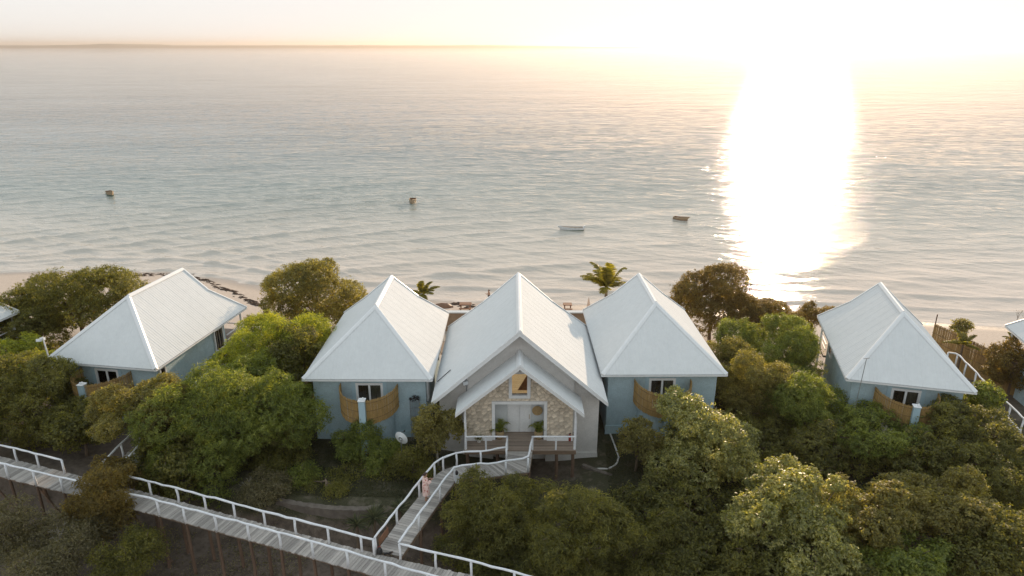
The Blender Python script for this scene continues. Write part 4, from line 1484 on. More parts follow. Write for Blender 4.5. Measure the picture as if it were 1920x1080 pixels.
# --- behind and beside the turned bungalow
tree(140, 575, 118, 72, 51.5, 'deep', 'small', 'broad dark green tree rising behind the turned blue bungalow', low=0.6, ratio=0.8)
tree(52, 600, 52, 58, 50, 'deep', 'small', 'dark tree at the picture edge hiding the cut-off bungalow', low=0.7)
tree(35, 672, 62, 36, 43.5, 'bright', 'small', 'yellow-green bush at the foot of the lamp post', 'bush', 'bush', low=0.6)
tree(55, 765, 110, 85, 36.8, 'deep', 'small', 'large dark bush covering the corner below the turned bungalow', 'bush', 'bush', low=0.8)
tree(148, 798, 58, 40, 35.6, 'deep', 'broad', 'dark leafy bush in front of the brown reed balcony', 'bush', 'bush', low=0.6)
tree(262, 772, 98, 55, 34.6, 'olive', 'small', 'flat-topped olive umbrella tree leaning over the side walkway', flat=0.6, low=0.1, gaps=0.08)
tree(432, 800, 152, 108, 35.5, 'mid', 'feather', 'largest full green tree between the two blue bungalows', low=0.75)
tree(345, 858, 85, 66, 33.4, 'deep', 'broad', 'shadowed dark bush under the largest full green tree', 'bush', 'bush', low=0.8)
tree(520, 850, 62, 62, 35.2, 'deep', 'feather', 'dark drooping tree edge beside the lawn', 'bush', 'bush', low=0.8)
tree(520, 655, 95, 62, 43.0, 'bright', 'feather', 'fresh yellow-green tree against the side of the dish bungalow', low=0.7)
tree(455, 690, 48, 40, 42.0, 'bright', 'broad', 'fresh green shrub beside the turned bungalow veranda window', 'bush', 'bush', low=0.7)
tree(595, 570, 98, 72, 56, 'olive', 'small', 'tall rounded olive tree standing at the sea edge behind the dish bungalow', low=0.7)
tree(560, 700, 55, 75, 41.5, 'deep', 'broad', 'dark foliage strip in the shade of the dish bungalow wall', 'bush', 'bush', low=0.8)
tree(478, 603, 22, 9, 54, 'olive', 'scrub', 'low scrub beside the veranda post on the sand', 'bush', 'bush', low=0.8)
# --- in front of the dish bungalow and the porch
tree(612, 915, 55, 28, 32.4, 'deep', 'scrub', 'low dark shrub on the lawn edge above the curved wall', 'bush', 'bush', low=0.8)
tree(780, 880, 38, 34, 33.2, 'deep', 'scrub', 'low shrub under the slender porch-corner tree', 'bush', 'bush', low=0.8)
tree(555, 905, 40, 30, 33.0, 'mid', 'scrub', 'loose shrub at the lawn corner beside the drooping tree edge', 'bush', 'bush', low=0.8)
tree(692, 845, 56, 56, 34.9, 'mid', 'feather', 'rounded bush under the reed balcony, next to the satellite dish', 'bush', 'bush', low=0.8)
tree(690, 905, 62, 35, 33.6, 'deep', 'scrub', 'low dim scrub on the lawn before the reed balcony', 'bush', 'bush', low=0.8)
tree(812, 802, 44, 45, 34.3, 'olive', 'small', 'slender small olive tree with pale trunk at the porch corner', bark='bark_pale', low=0.5)
tree(898, 970, 84, 76, 28.6, 'deep', 'feather', 'dense dark bush crowding the entrance walkway bend', 'bush', 'bush', low=0.85)
tree(1050, 990, 125, 92, 27.6, 'deep', 'feather', 'big feathery bush below the porch deck', 'bush', 'bush', low=0.85)
tree(960, 1055, 105, 60, 26.9, 'deep', 'feather', 'shadowed bush at the lower picture edge by the boardwalk end', 'bush', 'bush', low=0.85)
tree(1185, 1030, 95, 70, 28.0, 'deep', 'feather', 'dark bush at the lower edge below the retaining wall', 'bush', 'bush', low=0.85)
tree(1210, 960, 80, 48, 30.2, 'deep', 'broad', 'low dark bush tucked under the retaining wall', 'bush', 'bush', low=0.85)
tree(1320, 985, 90, 62, 30.0, 'deep', 'broad', 'shaded bush in the hollow between kerb wall and pale tree', 'bush', 'bush', low=0.85)
tree(1310, 1060, 90, 50, 27.3, 'deep', 'broad', 'dark bush over the grey steps', 'bush', 'bush', low=0.85)
tree(1297, 832, 112, 94, 34.4, 'pale', 'pale', 'rounded grey-green tree with glittering leaves before the second reed balcony', low=0.75, bark='bark_pale')
tree(1196, 826, 38, 40, 34.4, 'olive', 'small', 'small green tree edge against the blue wall by the kerb', 'bush', 'bush', low=0.8)
# --- the dense right-hand side
tree(1338, 572, 80, 66, 57, 'brown', 'small', 'round-headed backlit tree against the sun glitter', low=0.35)
tree(1440, 600, 62, 32, 55, 'brown', 'small', 'low brownish thicket under the sun glitter', 'bush', 'bush', low=0.8)
tree(1530, 592, 30, 22, 55, 'brown', 'small', 'small bush at the roof corner of the grey blue bungalow', 'bush', 'bush', low=0.8)
tree(1450, 665, 92, 66, 45.5, 'mid', 'feather', 'light green feathery tree left of the grey blue bungalow', low=0.8)
tree(1365, 700, 60, 62, 44.0, 'olive', 'feather', 'hazy feathery tree beside the second reed balcony roof', low=0.8)
tree(1420, 735, 62, 78, 40.0, 'olive', 'feather', 'brownish olive feathery tree in the middle of the thicket', low=0.8)
tree(1508, 778, 78, 78, 38.4, 'mid', 'feather', 'green tree growing against the grey blue bungalow side', low=0.85)
tree(1430, 850, 85, 62, 36.0, 'deep', 'broad', 'dark mass of foliage behind the sunlit pale bush', 'bush', 'bush', low=0.85)
tree(1640, 818, 92, 46, 35.0, 'mid', 'small', 'bush below the balcony of the grey blue bungalow', 'bush', 'bush', low=0.85)
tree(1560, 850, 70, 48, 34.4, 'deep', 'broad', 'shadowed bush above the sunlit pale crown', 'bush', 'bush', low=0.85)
tree(1806, 824, 105, 56, 34.4, 'deep', 'small', 'flat dark umbrella crown beside the garden path', flat=0.6, low=0.6)
tree(1720, 870, 80, 62, 33.6, 'deep', 'broad', 'dim bush under the flat umbrella crown', 'bush', 'bush', low=0.85)
tree(1880, 895, 70, 66, 31.0, 'deep', 'small', 'dark bush at the picture edge below the garden path', 'bush', 'bush', low=0.85)
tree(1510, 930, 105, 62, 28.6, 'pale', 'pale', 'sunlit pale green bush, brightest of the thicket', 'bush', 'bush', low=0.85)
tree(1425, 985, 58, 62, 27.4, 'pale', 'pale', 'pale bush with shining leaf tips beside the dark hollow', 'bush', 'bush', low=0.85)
tree(1625, 970, 95, 70, 27.8, 'olive', 'pale', 'wide grey-green bush in front of the thicket', 'bush', 'bush', low=0.85)
tree(1765, 950, 95, 66, 28.4, 'olive', 'pale', 'soft olive bush right of the sunlit pale bush', 'bush', 'bush', low=0.85)
tree(1520, 1040, 90, 60, 25.8, 'pale', 'pale', 'low pale bush at the lower edge right of the grey steps', 'bush', 'bush', low=0.85)
tree(1680, 1050, 95, 56, 25.6, 'mid', 'broad', 'green bush at the lower edge below the wide grey-green bush', 'bush', 'bush', low=0.85)
tree(1860, 1030, 95, 70, 26.2, 'deep', 'broad', 'dark bush filling the lower corner of the thicket', 'bush', 'bush', low=0.85)
tree(1900, 690, 42, 48, 45.0, 'brown', 'small', 'golden brown bush in front of the reed fence end', 'bush', 'bush', low=0.8)
tree(1845, 748, 30, 40, 38.2, 'mid', 'broad', 'small bush between the garden path and the bungalow corner', 'bush', 'bush', low=0.8)
tree(1803, 612, 17, 13, 56, 'olive', 'broad', 'leafy shrub on the sand behind the reed fence', 'bush', 'bush', low=0.8)
tree(1432, 1062, 62, 46, 26.0, 'deep', 'broad', 'dark filler bush between the grey steps and low pale bush', 'bush', 'bush', low=0.85)
tree(1600, 1078, 85, 42, 24.9, 'deep', 'broad', 'dark bush cut by the lower edge under the wide grey-green bush', 'bush', 'bush', low=0.85)
# --- lower left
tree(193, 945, 56, 66, 28.6, 'brown', 'feather', 'rust brown bush growing over the boardwalk', 'bush', 'bush', low=0.85)
tree(215, 895, 45, 35, 30.6, 'brown', 'small', 'small brown bush behind the far boardwalk rail', 'bush', 'bush', low=0.85)
tree(120, 1030, 92, 48, 26.6, 'dry', 'scrub', 'grey dry scrub below the boardwalk stilts', 'bush', 'bush', low=0.85, gaps=0.12)
tree(15, 1000, 40, 58, 27.5, 'dry', 'scrub', 'thin dry scrub at the lower picture corner', 'bush', 'bush', low=0.85, gaps=0.25, dens=0.7)
tree(240, 1050, 60, 45, 26.4, 'deep', 'scrub', 'dark scrub under the rust brown bush', 'bush', 'bush', low=0.85)
tree(500, 925, 45, 32, 31.6, 'dry', 'scrub', 'dim twiggy scrub behind the boardwalk below the lawn', 'bush', 'bush', low=0.85, gaps=0.1)


# --- undergrowth that closes the soil between the bushes
def undergrowth(name, poly, n, leaf, label, hmax=0.8, seed=1, ll=0.16, lw=0.07):
    rng = np.random.RandomState(seed)
    xs = [p[0] for p in poly]; ys = [p[1] for p in poly]
    pts = []
    P = rng.uniform(size=(n * 3, 2)) * [max(xs) - min(xs), max(ys) - min(ys)] + [min(xs), min(ys)]
    ins = np.zeros(len(P), bool)
    for i in range(len(poly)):
        (xa, ya), (xb, yb) = poly[i], poly[(i + 1) % len(poly)]
        c = ((ya > P[:, 1]) != (yb > P[:, 1])) & (P[:, 0] < (xb - xa) * (P[:, 1] - ya) / (yb - ya + 1e-9) + xa)
        ins ^= c
    P = P[ins]
    P = P[vnoise(P[:, 0] * 0.6, P[:, 1] * 0.6, 40 + seed) > (-0.45 if hmax > 0.2 or name == 'leaf_litter' else -2)][:n]
    z = ground_z(P[:, 0], P[:, 1])
    hh = hmax * np.clip(0.5 + 0.6 * vnoise(P[:, 0] * 0.9, P[:, 1] * 0.9, 50 + seed), 0.08, 1.2)
    pos = np.stack([P[:, 0], P[:, 1], z + hh * rng.uniform(0, 1, len(P)) ** 0.6], 1)
    nr = np.tile(np.array([0, 0, 0.9]), (len(P), 1))
    v, f = leaves(pos, nr, ll, lw, rng, droop=-0.3, spread=0.9)
    return tag(np_mesh(name, v, f, L[leaf]), label, 'undergrowth', kind='stuff')


undergrowth('undergrowth', [(6.5, 22), (32, 22), (32, 34), (24, 36.2), (20, 46), (14.5, 50), (13.8, 38), (6.5, 31)], 62000, 'deep', 'dark undergrowth filling the thicket between the bushes', 0.9, 1)
undergrowth('undergrowth', [(-3.5, 22.5), (6.5, 22), (6.5, 31), (2, 31), (-2.5, 30.5)], 15000, 'deep', 'dark undergrowth below the porch and walkway', 0.5, 2)
undergrowth('undergrowth', [(-40, 37), (-30.5, 37.5), (-30, 50), (-45, 55)], 16000, 'deep', 'dark undergrowth under the trees behind the lamp post', 0.7, 3)
undergrowth('undergrowth', [(-20.2, 34), (-13, 33.5), (-13, 50), (-18.5, 52), (-19, 44)], 22000, 'deep', 'dark undergrowth between the two blue bungalows', 0.8, 4)
undergrowth('undergrowth', [(-28, 25), (-12, 24), (-10, 29), (-20, 31.5), (-28, 31)], 7000, 'dry', 'sparse dry plants on the soil under the boardwalk', 0.3, 5, 0.13, 0.04)
undergrowth('leaf_litter', [(-30, 24), (-8, 22), (3, 22), (3, 31), (-8, 30.5), (-14, 31), (-30, 33)], 14000, 'dry', 'fallen leaves and twigs strewn on the soil below the boardwalks', 0.03, 10, 0.12, 0.06)
undergrowth('grass', [(-13.5, 31.4), (-4.8, 31.2), (-4.2, 36.9), (-12.8, 37.2), (-15, 34)], 34000, 'grass', 'short dark lawn grass in front of the dish bungalow', 0.10, 6, 0.10, 0.025)
undergrowth('grass', [(5.4, 31.6), (14, 31), (14, 37.5), (5.9, 37.5)], 24000, 'grass', 'short dark lawn grass under the grey-green tree', 0.10, 7, 0.10, 0.025)
undergrowth('grass', [(-21, 56), (-12, 57), (-12, 60), (-20, 60)], 2500, 'bright', 'yellowish dune grass near the veranda post', 0.3, 8, 0.25, 0.03)
undergrowth('grass', [(37, 50), (44, 50), (44, 58), (36.5, 58)], 2200, 'bright', 'thin dune plants on the sand beyond the reed fence', 0.3, 9, 0.22, 0.04)


# --- palms
def palm(px, py, Y, n, flen, label, seed, trunk_r=0.16, tilt=(0, 0), name='palm_tree', wind=(0.35, 0.0), foot_z=None):
    rng = random.Random(seed)
    c = at(px, py, Y)
    g = gz(c.x, c.y) if foot_z is None else foot_z
    root = empty(name, (c.x, c.y, g), 0, label, 'palm')
    hz = c.z - g
    MB().tube([(tilt[0], tilt[1], -0.3), (tilt[0] * 0.6, tilt[1] * 0.6, hz * 0.4), (tilt[0] * 0.15, tilt[1] * 0.15, hz * 0.8), (0, 0, hz)], [trunk_r * 1.25, trunk_r, trunk_r * 0.85, trunk_r * 0.7], 9).build('trunk', M['bark'], root, smooth=True)
    for k in range(n):
        az = 2 * math.pi * k / n * 1.0 + rng.uniform(-0.25, 0.25)
        el = rng.choice([1.3, 1.05, 0.75, 0.35]) + rng.uniform(-0.15, 0.15)
        ln = flen * rng.uniform(0.85, 1.1)
        d = Vector((math.cos(az) * math.cos(el), math.sin(az) * math.cos(el), math.sin(el)))
        pts = []
        p = Vector((0, 0, hz))
        m = 12
        for i in range(m + 1):
            pts.append(p.copy())
            t = i / m
            dd = (d + Vector((wind[0] * t * -1, wind[1] * t, -1.05 * t * t))).normalized()
            p += dd * ln / m
        mb = MB().tube(pts, [0.028 * (1 - 0.85 * i / m) for i in range(m + 1)], 5)
        for i in range(m * 3):
            t = 0.12 + 0.88 * i / (m * 3)
            a = t * m
            i0 = min(int(a), m - 1)
            b = pts[i0].lerp(pts[i0 + 1], a - i0)
            dr = (pts[i0 + 1] - pts[i0]).normalized()
            sd = dr.cross(Vector((0, 0, 1))).normalized()
            for s in (1, -1):
                l = flen * 0.26 * (math.sin(math.pi * min(1, t * 0.85 + 0.12)) ** 0.6) * rng.uniform(0.85, 1.1)
                e = b + (sd * s * 0.85 + dr * 0.55 + Vector((0, 0, -0.35 + rng.uniform(-0.15, 0.15)))).normalized() * l
                w = dr * 0.042
                mid = b.lerp(e, 0.5) + Vector((0, 0, 0.03))
                mb.add([b - w, b + w, mid + w * 1.2, e, mid - w * 1.2], [(0, 1, 2, 3, 4)])
        mb.build('frond', L['palm'], root)
    return root


palm(1137, 540, 52, 15, 2.5, 'coconut palm with wind-bent fronds between the stone house and next roof', 3, wind=(0.35, 0))
palm(794, 552, 54, 11, 1.5, 'small palm top peeping over the dish bungalow roof', 5, trunk_r=0.12, wind=(-0.6, 0))
palm(1512, 633, 50, 8, 1.4, 'short palm beside the seaward corner of the grey blue bungalow', 6, trunk_r=0.1, wind=(0.3, 0))
palm(1806, 646, 48.5, 7, 1.4, 'young palm growing against the reed fence', 7, trunk_r=0.1, wind=(0.2, 0))
palm(1898, 634, 53, 7, 0.7, 'tiny green palm on the sand beyond the fence end', 8, trunk_r=0.06, wind=(0, 0))


# --- yucca rosettes by the junction
def yucca(px, py, z, n, ln, label, seed):
    rng = random.Random(seed)
    c = gp(px, py, z)
    g = gz(c.x, c.y)
    root = empty('yucca', (c.x, c.y, g), 0, label, 'plant', 'yuccas by the walkway junction')
    hz = z - g
    MB().tube([(0, 0, -0.1), (0.03, 0, hz)], [0.09, 0.07], 7).build('stem', M['bark'], root)
    mb = MB()
    for k in range(n):
        az = rng.uniform(0, 6.28); el = rng.uniform(-0.15, 1.4)
        d = Vector((math.cos(az) * math.cos(el), math.sin(az) * math.cos(el), math.sin(el)))
        s = d.cross(Vector((0, 0, 1)))
        s = s.normalized() * 0.028 if s.length > 1e-3 else Vector((0.028, 0, 0))
        l = ln * rng.uniform(0.75, 1.1)
        o = Vector((0.03, 0, hz))
        m1 = o + d * l * 0.5 + Vector((0, 0, 0.02)); e = o + d * l + Vector((0, 0, -0.12 * l))
        mb.add([o - s * 0.7, o + s * 0.7, m1 + s, e, m1 - s], [(0, 1, 2, 3, 4)])
    mb.build('leaf_rosette', L['yucca'], root)
    return root


yucca(700, 972, 0.7, 90, 0.95, 'spiky grey-green yucca behind the junction rail, tallest of three', 1)
yucca(668, 985, 0.35, 70, 0.8, 'spiky yucca left of the tallest one, nearest the curved retaining wall', 2)
yucca(748, 955, 0.45, 60, 0.75, 'spiky yucca beside the walkway left rail', 3)


# --- bare branches
def bare(px, py, z, size, label, seed, mat='bark_pale', spread=0.9, foot=None):
    rng = random.Random(seed)
    c = gp(px, py, z)
    g = gz(c.x, c.y)
    root = empty('bare_branch_tree', (c.x, c.y, g), 0, label, 'dead tree')
    mb = MB()

    def grow(p, d, l, r, lev):
        e = p + d * l
        m = p.lerp(e, 0.5) + Vector((rng.uniform(-1, 1), rng.uniform(-1, 1), rng.uniform(-1, 1))) * l * 0.06
        mb.tube([p, m, e], [r, r * 0.85, r * 0.6], 5)
        if lev:
            for _ in range(rng.choice([2, 3, 3])):
                nd = (d + Vector((rng.uniform(-1, 1), rng.uniform(-1, 1), rng.uniform(-0.5, 0.9))) * spread).normalized()
                grow(e, nd, l * rng.uniform(0.55, 0.8), r * 0.58, lev - 1)
    hz = z - g
    mb.tube([(0, 0, -0.2), (0.05, 0, hz * 0.5), (0, 0, hz)], [0.07, 0.06, 0.045], 6)
    for k in range(3):
        grow(Vector((0, 0, hz)), Vector((rng.uniform(-0.8, 0.8), rng.uniform(-0.6, 0.6), 0.8)).normalized(), size, 0.034, 3)
    mb.build('branches', M[mat], root)
    return root


bare(388, 760, 3.0, 0.75, 'bare pale branches sticking out of the largest green tree', 4)
bare(130, 1045, 0.0, 0.7, 'bare pale branches in the dry scrub below the stilts', 6)
bare(25, 1010, -0.2, 0.7, 'thin dead stems at the lower picture corner', 7, 'bark')
bare(1655, 842, 1.2, 0.6, 'bare pale branch above the wide grey-green bush', 8)
bare(1905, 606, -0.6, 0.55, 'leafless reddish shrub on the sand beyond the fence', 9, 'bark')
bare(470, 930, -0.3, 0.5, 'dead twigs beside the boardwalk below the lawn', 10)

# ------------------------------------------------------------------ boats
def boat(name, px, py, yaw, ln, bm, hull, low, label, motor=False, seats=2, deep=0.55, zoff=-0.16):
    c = gp(px, py, SEA)
    root = empty(name, (c.x, c.y, SEA + zoff), yaw, label, 'boat', 'small boats moored offshore')
    ns, prof = 13, 7

    def ring(t, inset=0.0):
        w = bm / 2 * (1 - max(0, (t - 0.45) / 0.55) ** 2.2) * (0.86 + 0.14 * min(1, t / 0.35))
        x = -ln / 2 + ln * t
        sheer = deep * (1 + 0.62 * t ** 2.2 - 0.10 * math.sin(math.pi * t))
        pts = []
        for k in range(prof):
            a = k / (prof - 1)
            ang = a * math.pi
            yy = -math.cos(ang) * max(w - inset, 0.01) * (0.8 + 0.2 * abs(math.cos(ang)))
            zz = sheer - math.sin(ang) ** 0.55 * (sheer - 0.02 - inset * 1.2) if 0 < k < prof - 1 else sheer
            pts.append((x + (0.40 * (zz / deep) * (t - 0.6) / 0.4 if t > 0.6 else 0), yy, zz))
        return pts
    mb, ib, wl = MB(), MB(), MB()
    ro = [ring(i / (ns - 1)) for i in range(ns)]
    ri = [ring(i / (ns - 1), 0.05) for i in range(ns)]
    q = [(i * prof + k, i * prof + k + 1, (i + 1) * prof + k + 1, (i + 1) * prof + k) for i in range(ns - 1) for k in range(prof - 1)]
    mb.add([p for r in ro for p in r], q + [tuple(range(prof - 1, -1, -1))])
    mb.build('hull', M[hull], root, smooth=False)
    ib.add([(p[0], p[1], p[2] + 0.02) for r in ri for p in r], q + [tuple(range(prof))])
    ib.build('inner_hull', M['hull_brown' if hull != 'hull_white' else 'seat'], root)
    # painted band near the waterline, gunwale
    bb = MB()
    for s in (0, prof - 1):
        bb.tube([r[s] for r in ro], 0.035, 5)
    bb.tube([ro[0][k] for k in (0, prof - 1)], 0.035, 5)
    bb.build('gunwale', M['hull_tan' if hull != 'hull_white' else 'hull_white'], root)
    band = MB()
    for s in (1, prof - 2):
        band.tube([(r[s][0], r[s][1] * 1.02, deep * 0.30) for r in ro], 0.07, 5)
    band.build('waterline_band', M[low], root)
    for i in range(seats):
        t = 0.25 + 0.4 * i / max(1, seats - 1)
        w = abs(ring(t)[0][1]) - 0.06
        MB().box(-ln / 2 + ln * t - 0.13, -ln / 2 + ln * t + 0.13, -w, w, deep * 0.66, deep * 0.72).build('bench', M['seat'], root)
    if motor:
        mt = MB().box(-ln / 2 - 0.30, -ln / 2 - 0.06, -0.13, 0.13, deep * 0.9, deep * 0.9 + 0.32)
        mt.box(-ln / 2 - 0.22, -ln / 2 - 0.12, -0.05, 0.05, -0.3, deep * 0.9)
        mt.build('outboard_motor', M['hull_white'], root)
    return root


boat('dinghy', 207, 365, R(-48), 3.0, 1.30, 'hull_tan', 'hull_green', 'small dinghy with a dark green waterline, farthest from the sun glitter', seats=2, deep=0.75)
boat('dinghy', 774, 380, R(-84), 3.2, 1.40, 'hull_tan', 'hull_green', 'tan dinghy seen end-on with a dark open inside', seats=2, deep=0.75)
boat('motor_boat', 1073, 431, R(184), 3.6, 1.35, 'hull_white', 'hull_green', 'white motor boat with green waterline lying broadside', motor=True, seats=3, deep=0.55)
boat('dinghy', 1275, 411, R(-38), 2.3, 1.0, 'hull_tan', 'hull_brown', 'brown rowing boat at the edge of the sun glitter', seats=2, deep=0.5)


# ------------------------------------------------------------------ things on the beach
def table(px, py, label, wid=1.5, h=0.75, name='beach_table', rz=0.0):
    y = 66.0
    p = at(px, py, y)
    for _ in range(30):                              # walk the sight line down onto the sand
        p = at(px, py, y)
        if p.z < gz(p.x, p.y):
            break
        y += 0.35
    root = empty(name, (p.x, p.y, gz(p.x, p.y)), rz, label, 'table', 'wooden tables on the beach')
    MB().box(-wid / 2, wid / 2, -0.4, 0.4, h - 0.07, h).build('table_top', M['wood'], root)
    for x in (-wid / 2 + 0.15, wid / 2 - 0.15):
        for yy in (-0.3, 0.3):
            MB().beam((x, yy, -0.1), (x, yy, h - 0.07), 0.08, 0.08, (0, 1, 0)).build('leg', M['wood'], root)
    for s in (-1, 1):
        MB().box(-wid / 2, wid / 2, s * 0.75 - 0.13, s * 0.75 + 0.13, 0.40, 0.45).build('bench_board', M['wood'], root)
    MB().box(-wid / 2 + 0.1, -wid / 2 + 0.2, -0.85, 0.85, 0.33, 0.398).build('bearer', M['wood'], root)
    MB().box(wid / 2 - 0.2, wid / 2 - 0.1, -0.85, 0.85, 0.33, 0.398).build('bearer', M['wood'], root)
    return root


table(873, 581, 'wooden picnic table on the sand left of the stone house ridge', 1.3)
table(1064, 582, 'wooden picnic table on the sand right of the stone house ridge', 0.95)
c = gp(1103, 586, -2.6)
g = gz(c.x, c.y)
pa = empty('closed_parasol', (c.x, c.y, g), 0, 'closed cream parasol standing on the beach beside the coconut palm', 'parasol')
MB().tube([(0, 0, -0.3), (0, 0, 2.55)], 0.035, 7).build('pole', M['wood'], pa)
MB().lathe([(0.30, 0.75), (0.24, 1.1), (0.17, 1.7), (0.10, 2.2), (0.03, 2.5)], 10).build('canopy', M['canvas'], pa)
c = gp(828, 570, -3.9)
hl = empty('upturned_hull', (c.x, c.y, gz(c.x, c.y)), R(8), 'low reddish brown curved hull lying on the sand past the dish bungalow', 'boat')
vs, fs = [], []
for i in range(11):
    t = i / 10 * 2 - 1
    w = 0.55 * (1 - abs(t) ** 2.4) + 0.02
    h = 0.5 * (1 - abs(t) ** 3) + 0.03
    for k in range(7):
        a = math.pi * k / 6
        vs.append((t * 1.3, -math.cos(a) * w, math.sin(a) * h - 0.03))
for i in range(10):
    for k in range(6):
        fs.append((i * 7 + k, i * 7 + k + 1, i * 7 + 8 + k, i * 7 + 7 + k))
MB().add(vs, fs).build('hull', M['hull_brown'], hl, smooth=True)
MB().tube([(-1.3, 0, 0.04), (-0.6, 0, 0.46), (0, 0, 0.52), (0.6, 0, 0.46), (1.3, 0, 0.04)], 0.035, 6).build('keel', M['wood'], hl)

# seaweed wrack line
rng = np.random.RandomState(77)
vv, ff = [], []
for path, n in (([(244, 518), (262, 516), (290, 515), (318, 514), (345, 516), (358, 518)], 110), ([(360, 519), (385, 527), (412, 540), (430, 545), (450, 556), (472, 568), (486, 572)], 190), ([(848, 570), (862, 570), (880, 573), (890, 576)], 90), ([(1075, 588), (1100, 590)], 16)):
    px = [p[0] for p in path]; py = [p[1] for p in path]
    for k in range(n):
        t = rng.rand() * (len(path) - 1)
        i = int(t)
        x = px[i] + (px[i + 1] - px[i]) * (t - i) + rng.normal() * 3.2
        y = py[i] + (py[i + 1] - py[i]) * (t - i) + rng.normal() * 1.5
        p = gp(x, y, -4.5)
        for _ in range(4):
            p = gp(x, y, gz(p.x, p.y))
        s = 0.10 + 0.30 * rng.rand() ** 2.5
        b = len(vv)
        m = 6
        for a in range(m):
            an = 2 * math.pi * a / m
            rr = s * rng.uniform(0.5, 1.2)
            vv.append((p.x + rr * math.cos(an) * 1.7, p.y + rr * math.sin(an), gz(p.x, p.y) - 0.03))
        vv.append((p.x, p.y, gz(p.x, p.y) + s * 0.45))
        ff += [(b + a, b + (a + 1) % m, b + m) for a in range(m)]
wr = MB().add(vv, ff).build('seaweed_wrack', M['wrack'])
tag(wr, 'brown clumps of dry seaweed strewn along the tide line', 'seaweed', kind='stuff')


# ------------------------------------------------------------------ small things round the houses
# satellite dish
c = at(751, 823, 34.2)
g = gz(c.x, c.y)
sd = empty('satellite_dish', (c.x, c.y, g), R(0), 'round white satellite dish standing between two bushes', 'satellite dish')
hz = c.z - g
MB().tube([(0, 0.12, -0.2), (0, 0.12, hz)], 0.035, 7).build('mast', M['metal'], sd)
prof = [(0.0, 0.0), (0.12, 0.008), (0.24, 0.032), (0.36, 0.072), (0.41, 0.095)]
mb = MB()
n = 26
vs = [(0, 0, 0)] + [(r * math.cos(2 * math.pi * k / n), r * 1.06 * math.sin(2 * math.pi * k / n), z) for r, z in prof[1:] for k in range(n)]
fs = [(0, 1 + k, 1 + (k + 1) % n) for k in range(n)] + [(1 + i * n + k, 1 + i * n + (k + 1) % n, 1 + (i + 1) * n + (k + 1) % n, 1 + (i + 1) * n + k) for i in range(3) for k in range(n)]
mb.add(vs, fs)
d = mb.build('reflector', M['hull_white'], sd, smooth=True)
d.location = (0, 0, hz)
d.rotation_euler = (R(-80), R(0), R(-24))
MB().tube([(0, -0.40, 0.09), (0, -0.2, 0.42)], 0.012, 5).build('feed_arm', M['dark'], d)
MB().lathe([(0.03, 0), (0.05, 0.03), (0.05, 0.09), (0.02, 0.11)], 8, (0, -0.2, 0.42)).build('receiver_head', M['dark'], d)

# wire plant stand on the dish bungalow wall
c = at(778, 768, 37.2)
st = empty('wire_plant_stand', (c.x, 37.22, gz(c.x, 37.2)), 0, 'tall wire plant stand with a dark wreath on the blue wall', 'plant stand')
b0 = 2.0
mb = MB()
for k in range(12):
    a = 2 * math.pi * k / 12
    mb.tube([(0.30 * math.cos(a), 0.2 * math.sin(a), -0.1), (0.30 * math.cos(a), 0.2 * math.sin(a), 2.75)], 0.012, 4)
for z in (0.8, 1.5, 2.1, 2.72):
    mb.tube([(0.30 * math.cos(a), 0.2 * math.sin(a), z) for a in np.linspace(0, 6.283, 17)], 0.012, 4)
mb.build('wire_frame', M['metal'], st)
mb = MB()
rr = random.Random(3)
for k in range(140):
    a = rr.uniform(0, 6.283)
    p = Vector((0.27 * math.cos(a), 0.17 * math.sin(a), 2.8 + rr.uniform(-0.06, 0.12)))
    q = Vector((rr.uniform(-1, 1), rr.uniform(-1, 1), rr.uniform(0, 1))).normalized() * 0.14
    s = q.cross(Vector((0, 0, 1))).normalized() * 0.03
    mb.add([p - s, p + s, p + q], [(0, 1, 2)])
mb.build('wreath', M['dark'], st)

# flood lamp on a pole by the turned bungalow
c = at(93, 668, 41.5)
g = gz(c.x, c.y)
lp = empty('lamp_post', (c.x, c.y, g), 0, 'thin white lamp post with two flood lights beside the turned bungalow', 'lamp post')
t = at(87, 632, 41.5).z - g
MB().tube([(0, 0, -0.3), (-0.05, 0, t * 0.6), (-0.15, 0, t)], 0.05, 8).build('pole', M['white'], lp)
for s, dz in ((-1, 0.0), (1, -0.05)):
    MB().beam((-0.15, 0, t - 0.12), (-0.40, s * 0.18, t - 0.12 + dz), 0.05, 0.05).build('bracket', M['white'], lp)
    MB().beam((-0.33, s * 0.18 - 0.10, t - 0.12 + dz), (-0.33, s * 0.18 + 0.14, t - 0.20 + dz), 0.22, 0.17).build('lamp_head', M['hull_white'], lp)

# floodlight on the wall of the stone house
fl_ = empty('wall_floodlight', (at(873, 718, 35.9).x, 35.9, 4.35), 0, 'white floodlight on a post above the porch roof corner', 'lamp')
MB().tube([(0.05, 0.0, -0.62), (0.05, 0.0, 0.55)], 0.04, 7).build('pole', M['metal'], fl_)
MB().beam((-0.16, -0.12, 0.32), (0.14, -0.05, 0.36), 0.22, 0.2).build('lamp_head', M['hull_white'], fl_)
MB().box(-0.02, 0.12, -0.05, 0.05, 0.1, 0.22).build('junction_box', M['metal'], fl_)

# thin mast beside the right-hand bungalow
p0 = at(1606, 738, 36.6)
g = gz(p0.x, p0.y)
ms = empty('antenna_mast', (p0.x, p0.y, g), 0, 'thin dark antenna mast in front of the grey blue bungalow roof', 'mast')
tz = at(1613, 672, 36.6).z - g
MB().tube([(0, 0, -0.2), (0.08, 0, tz * 0.5), (0.2, 0, tz)], 0.02, 6).build('pole', M['metal'], ms)
MB().beam((0.02, 0, tz - 0.02), (0.38, 0, tz + 0.02), 0.02, 0.02).build('crossbar', M['dark'], ms)

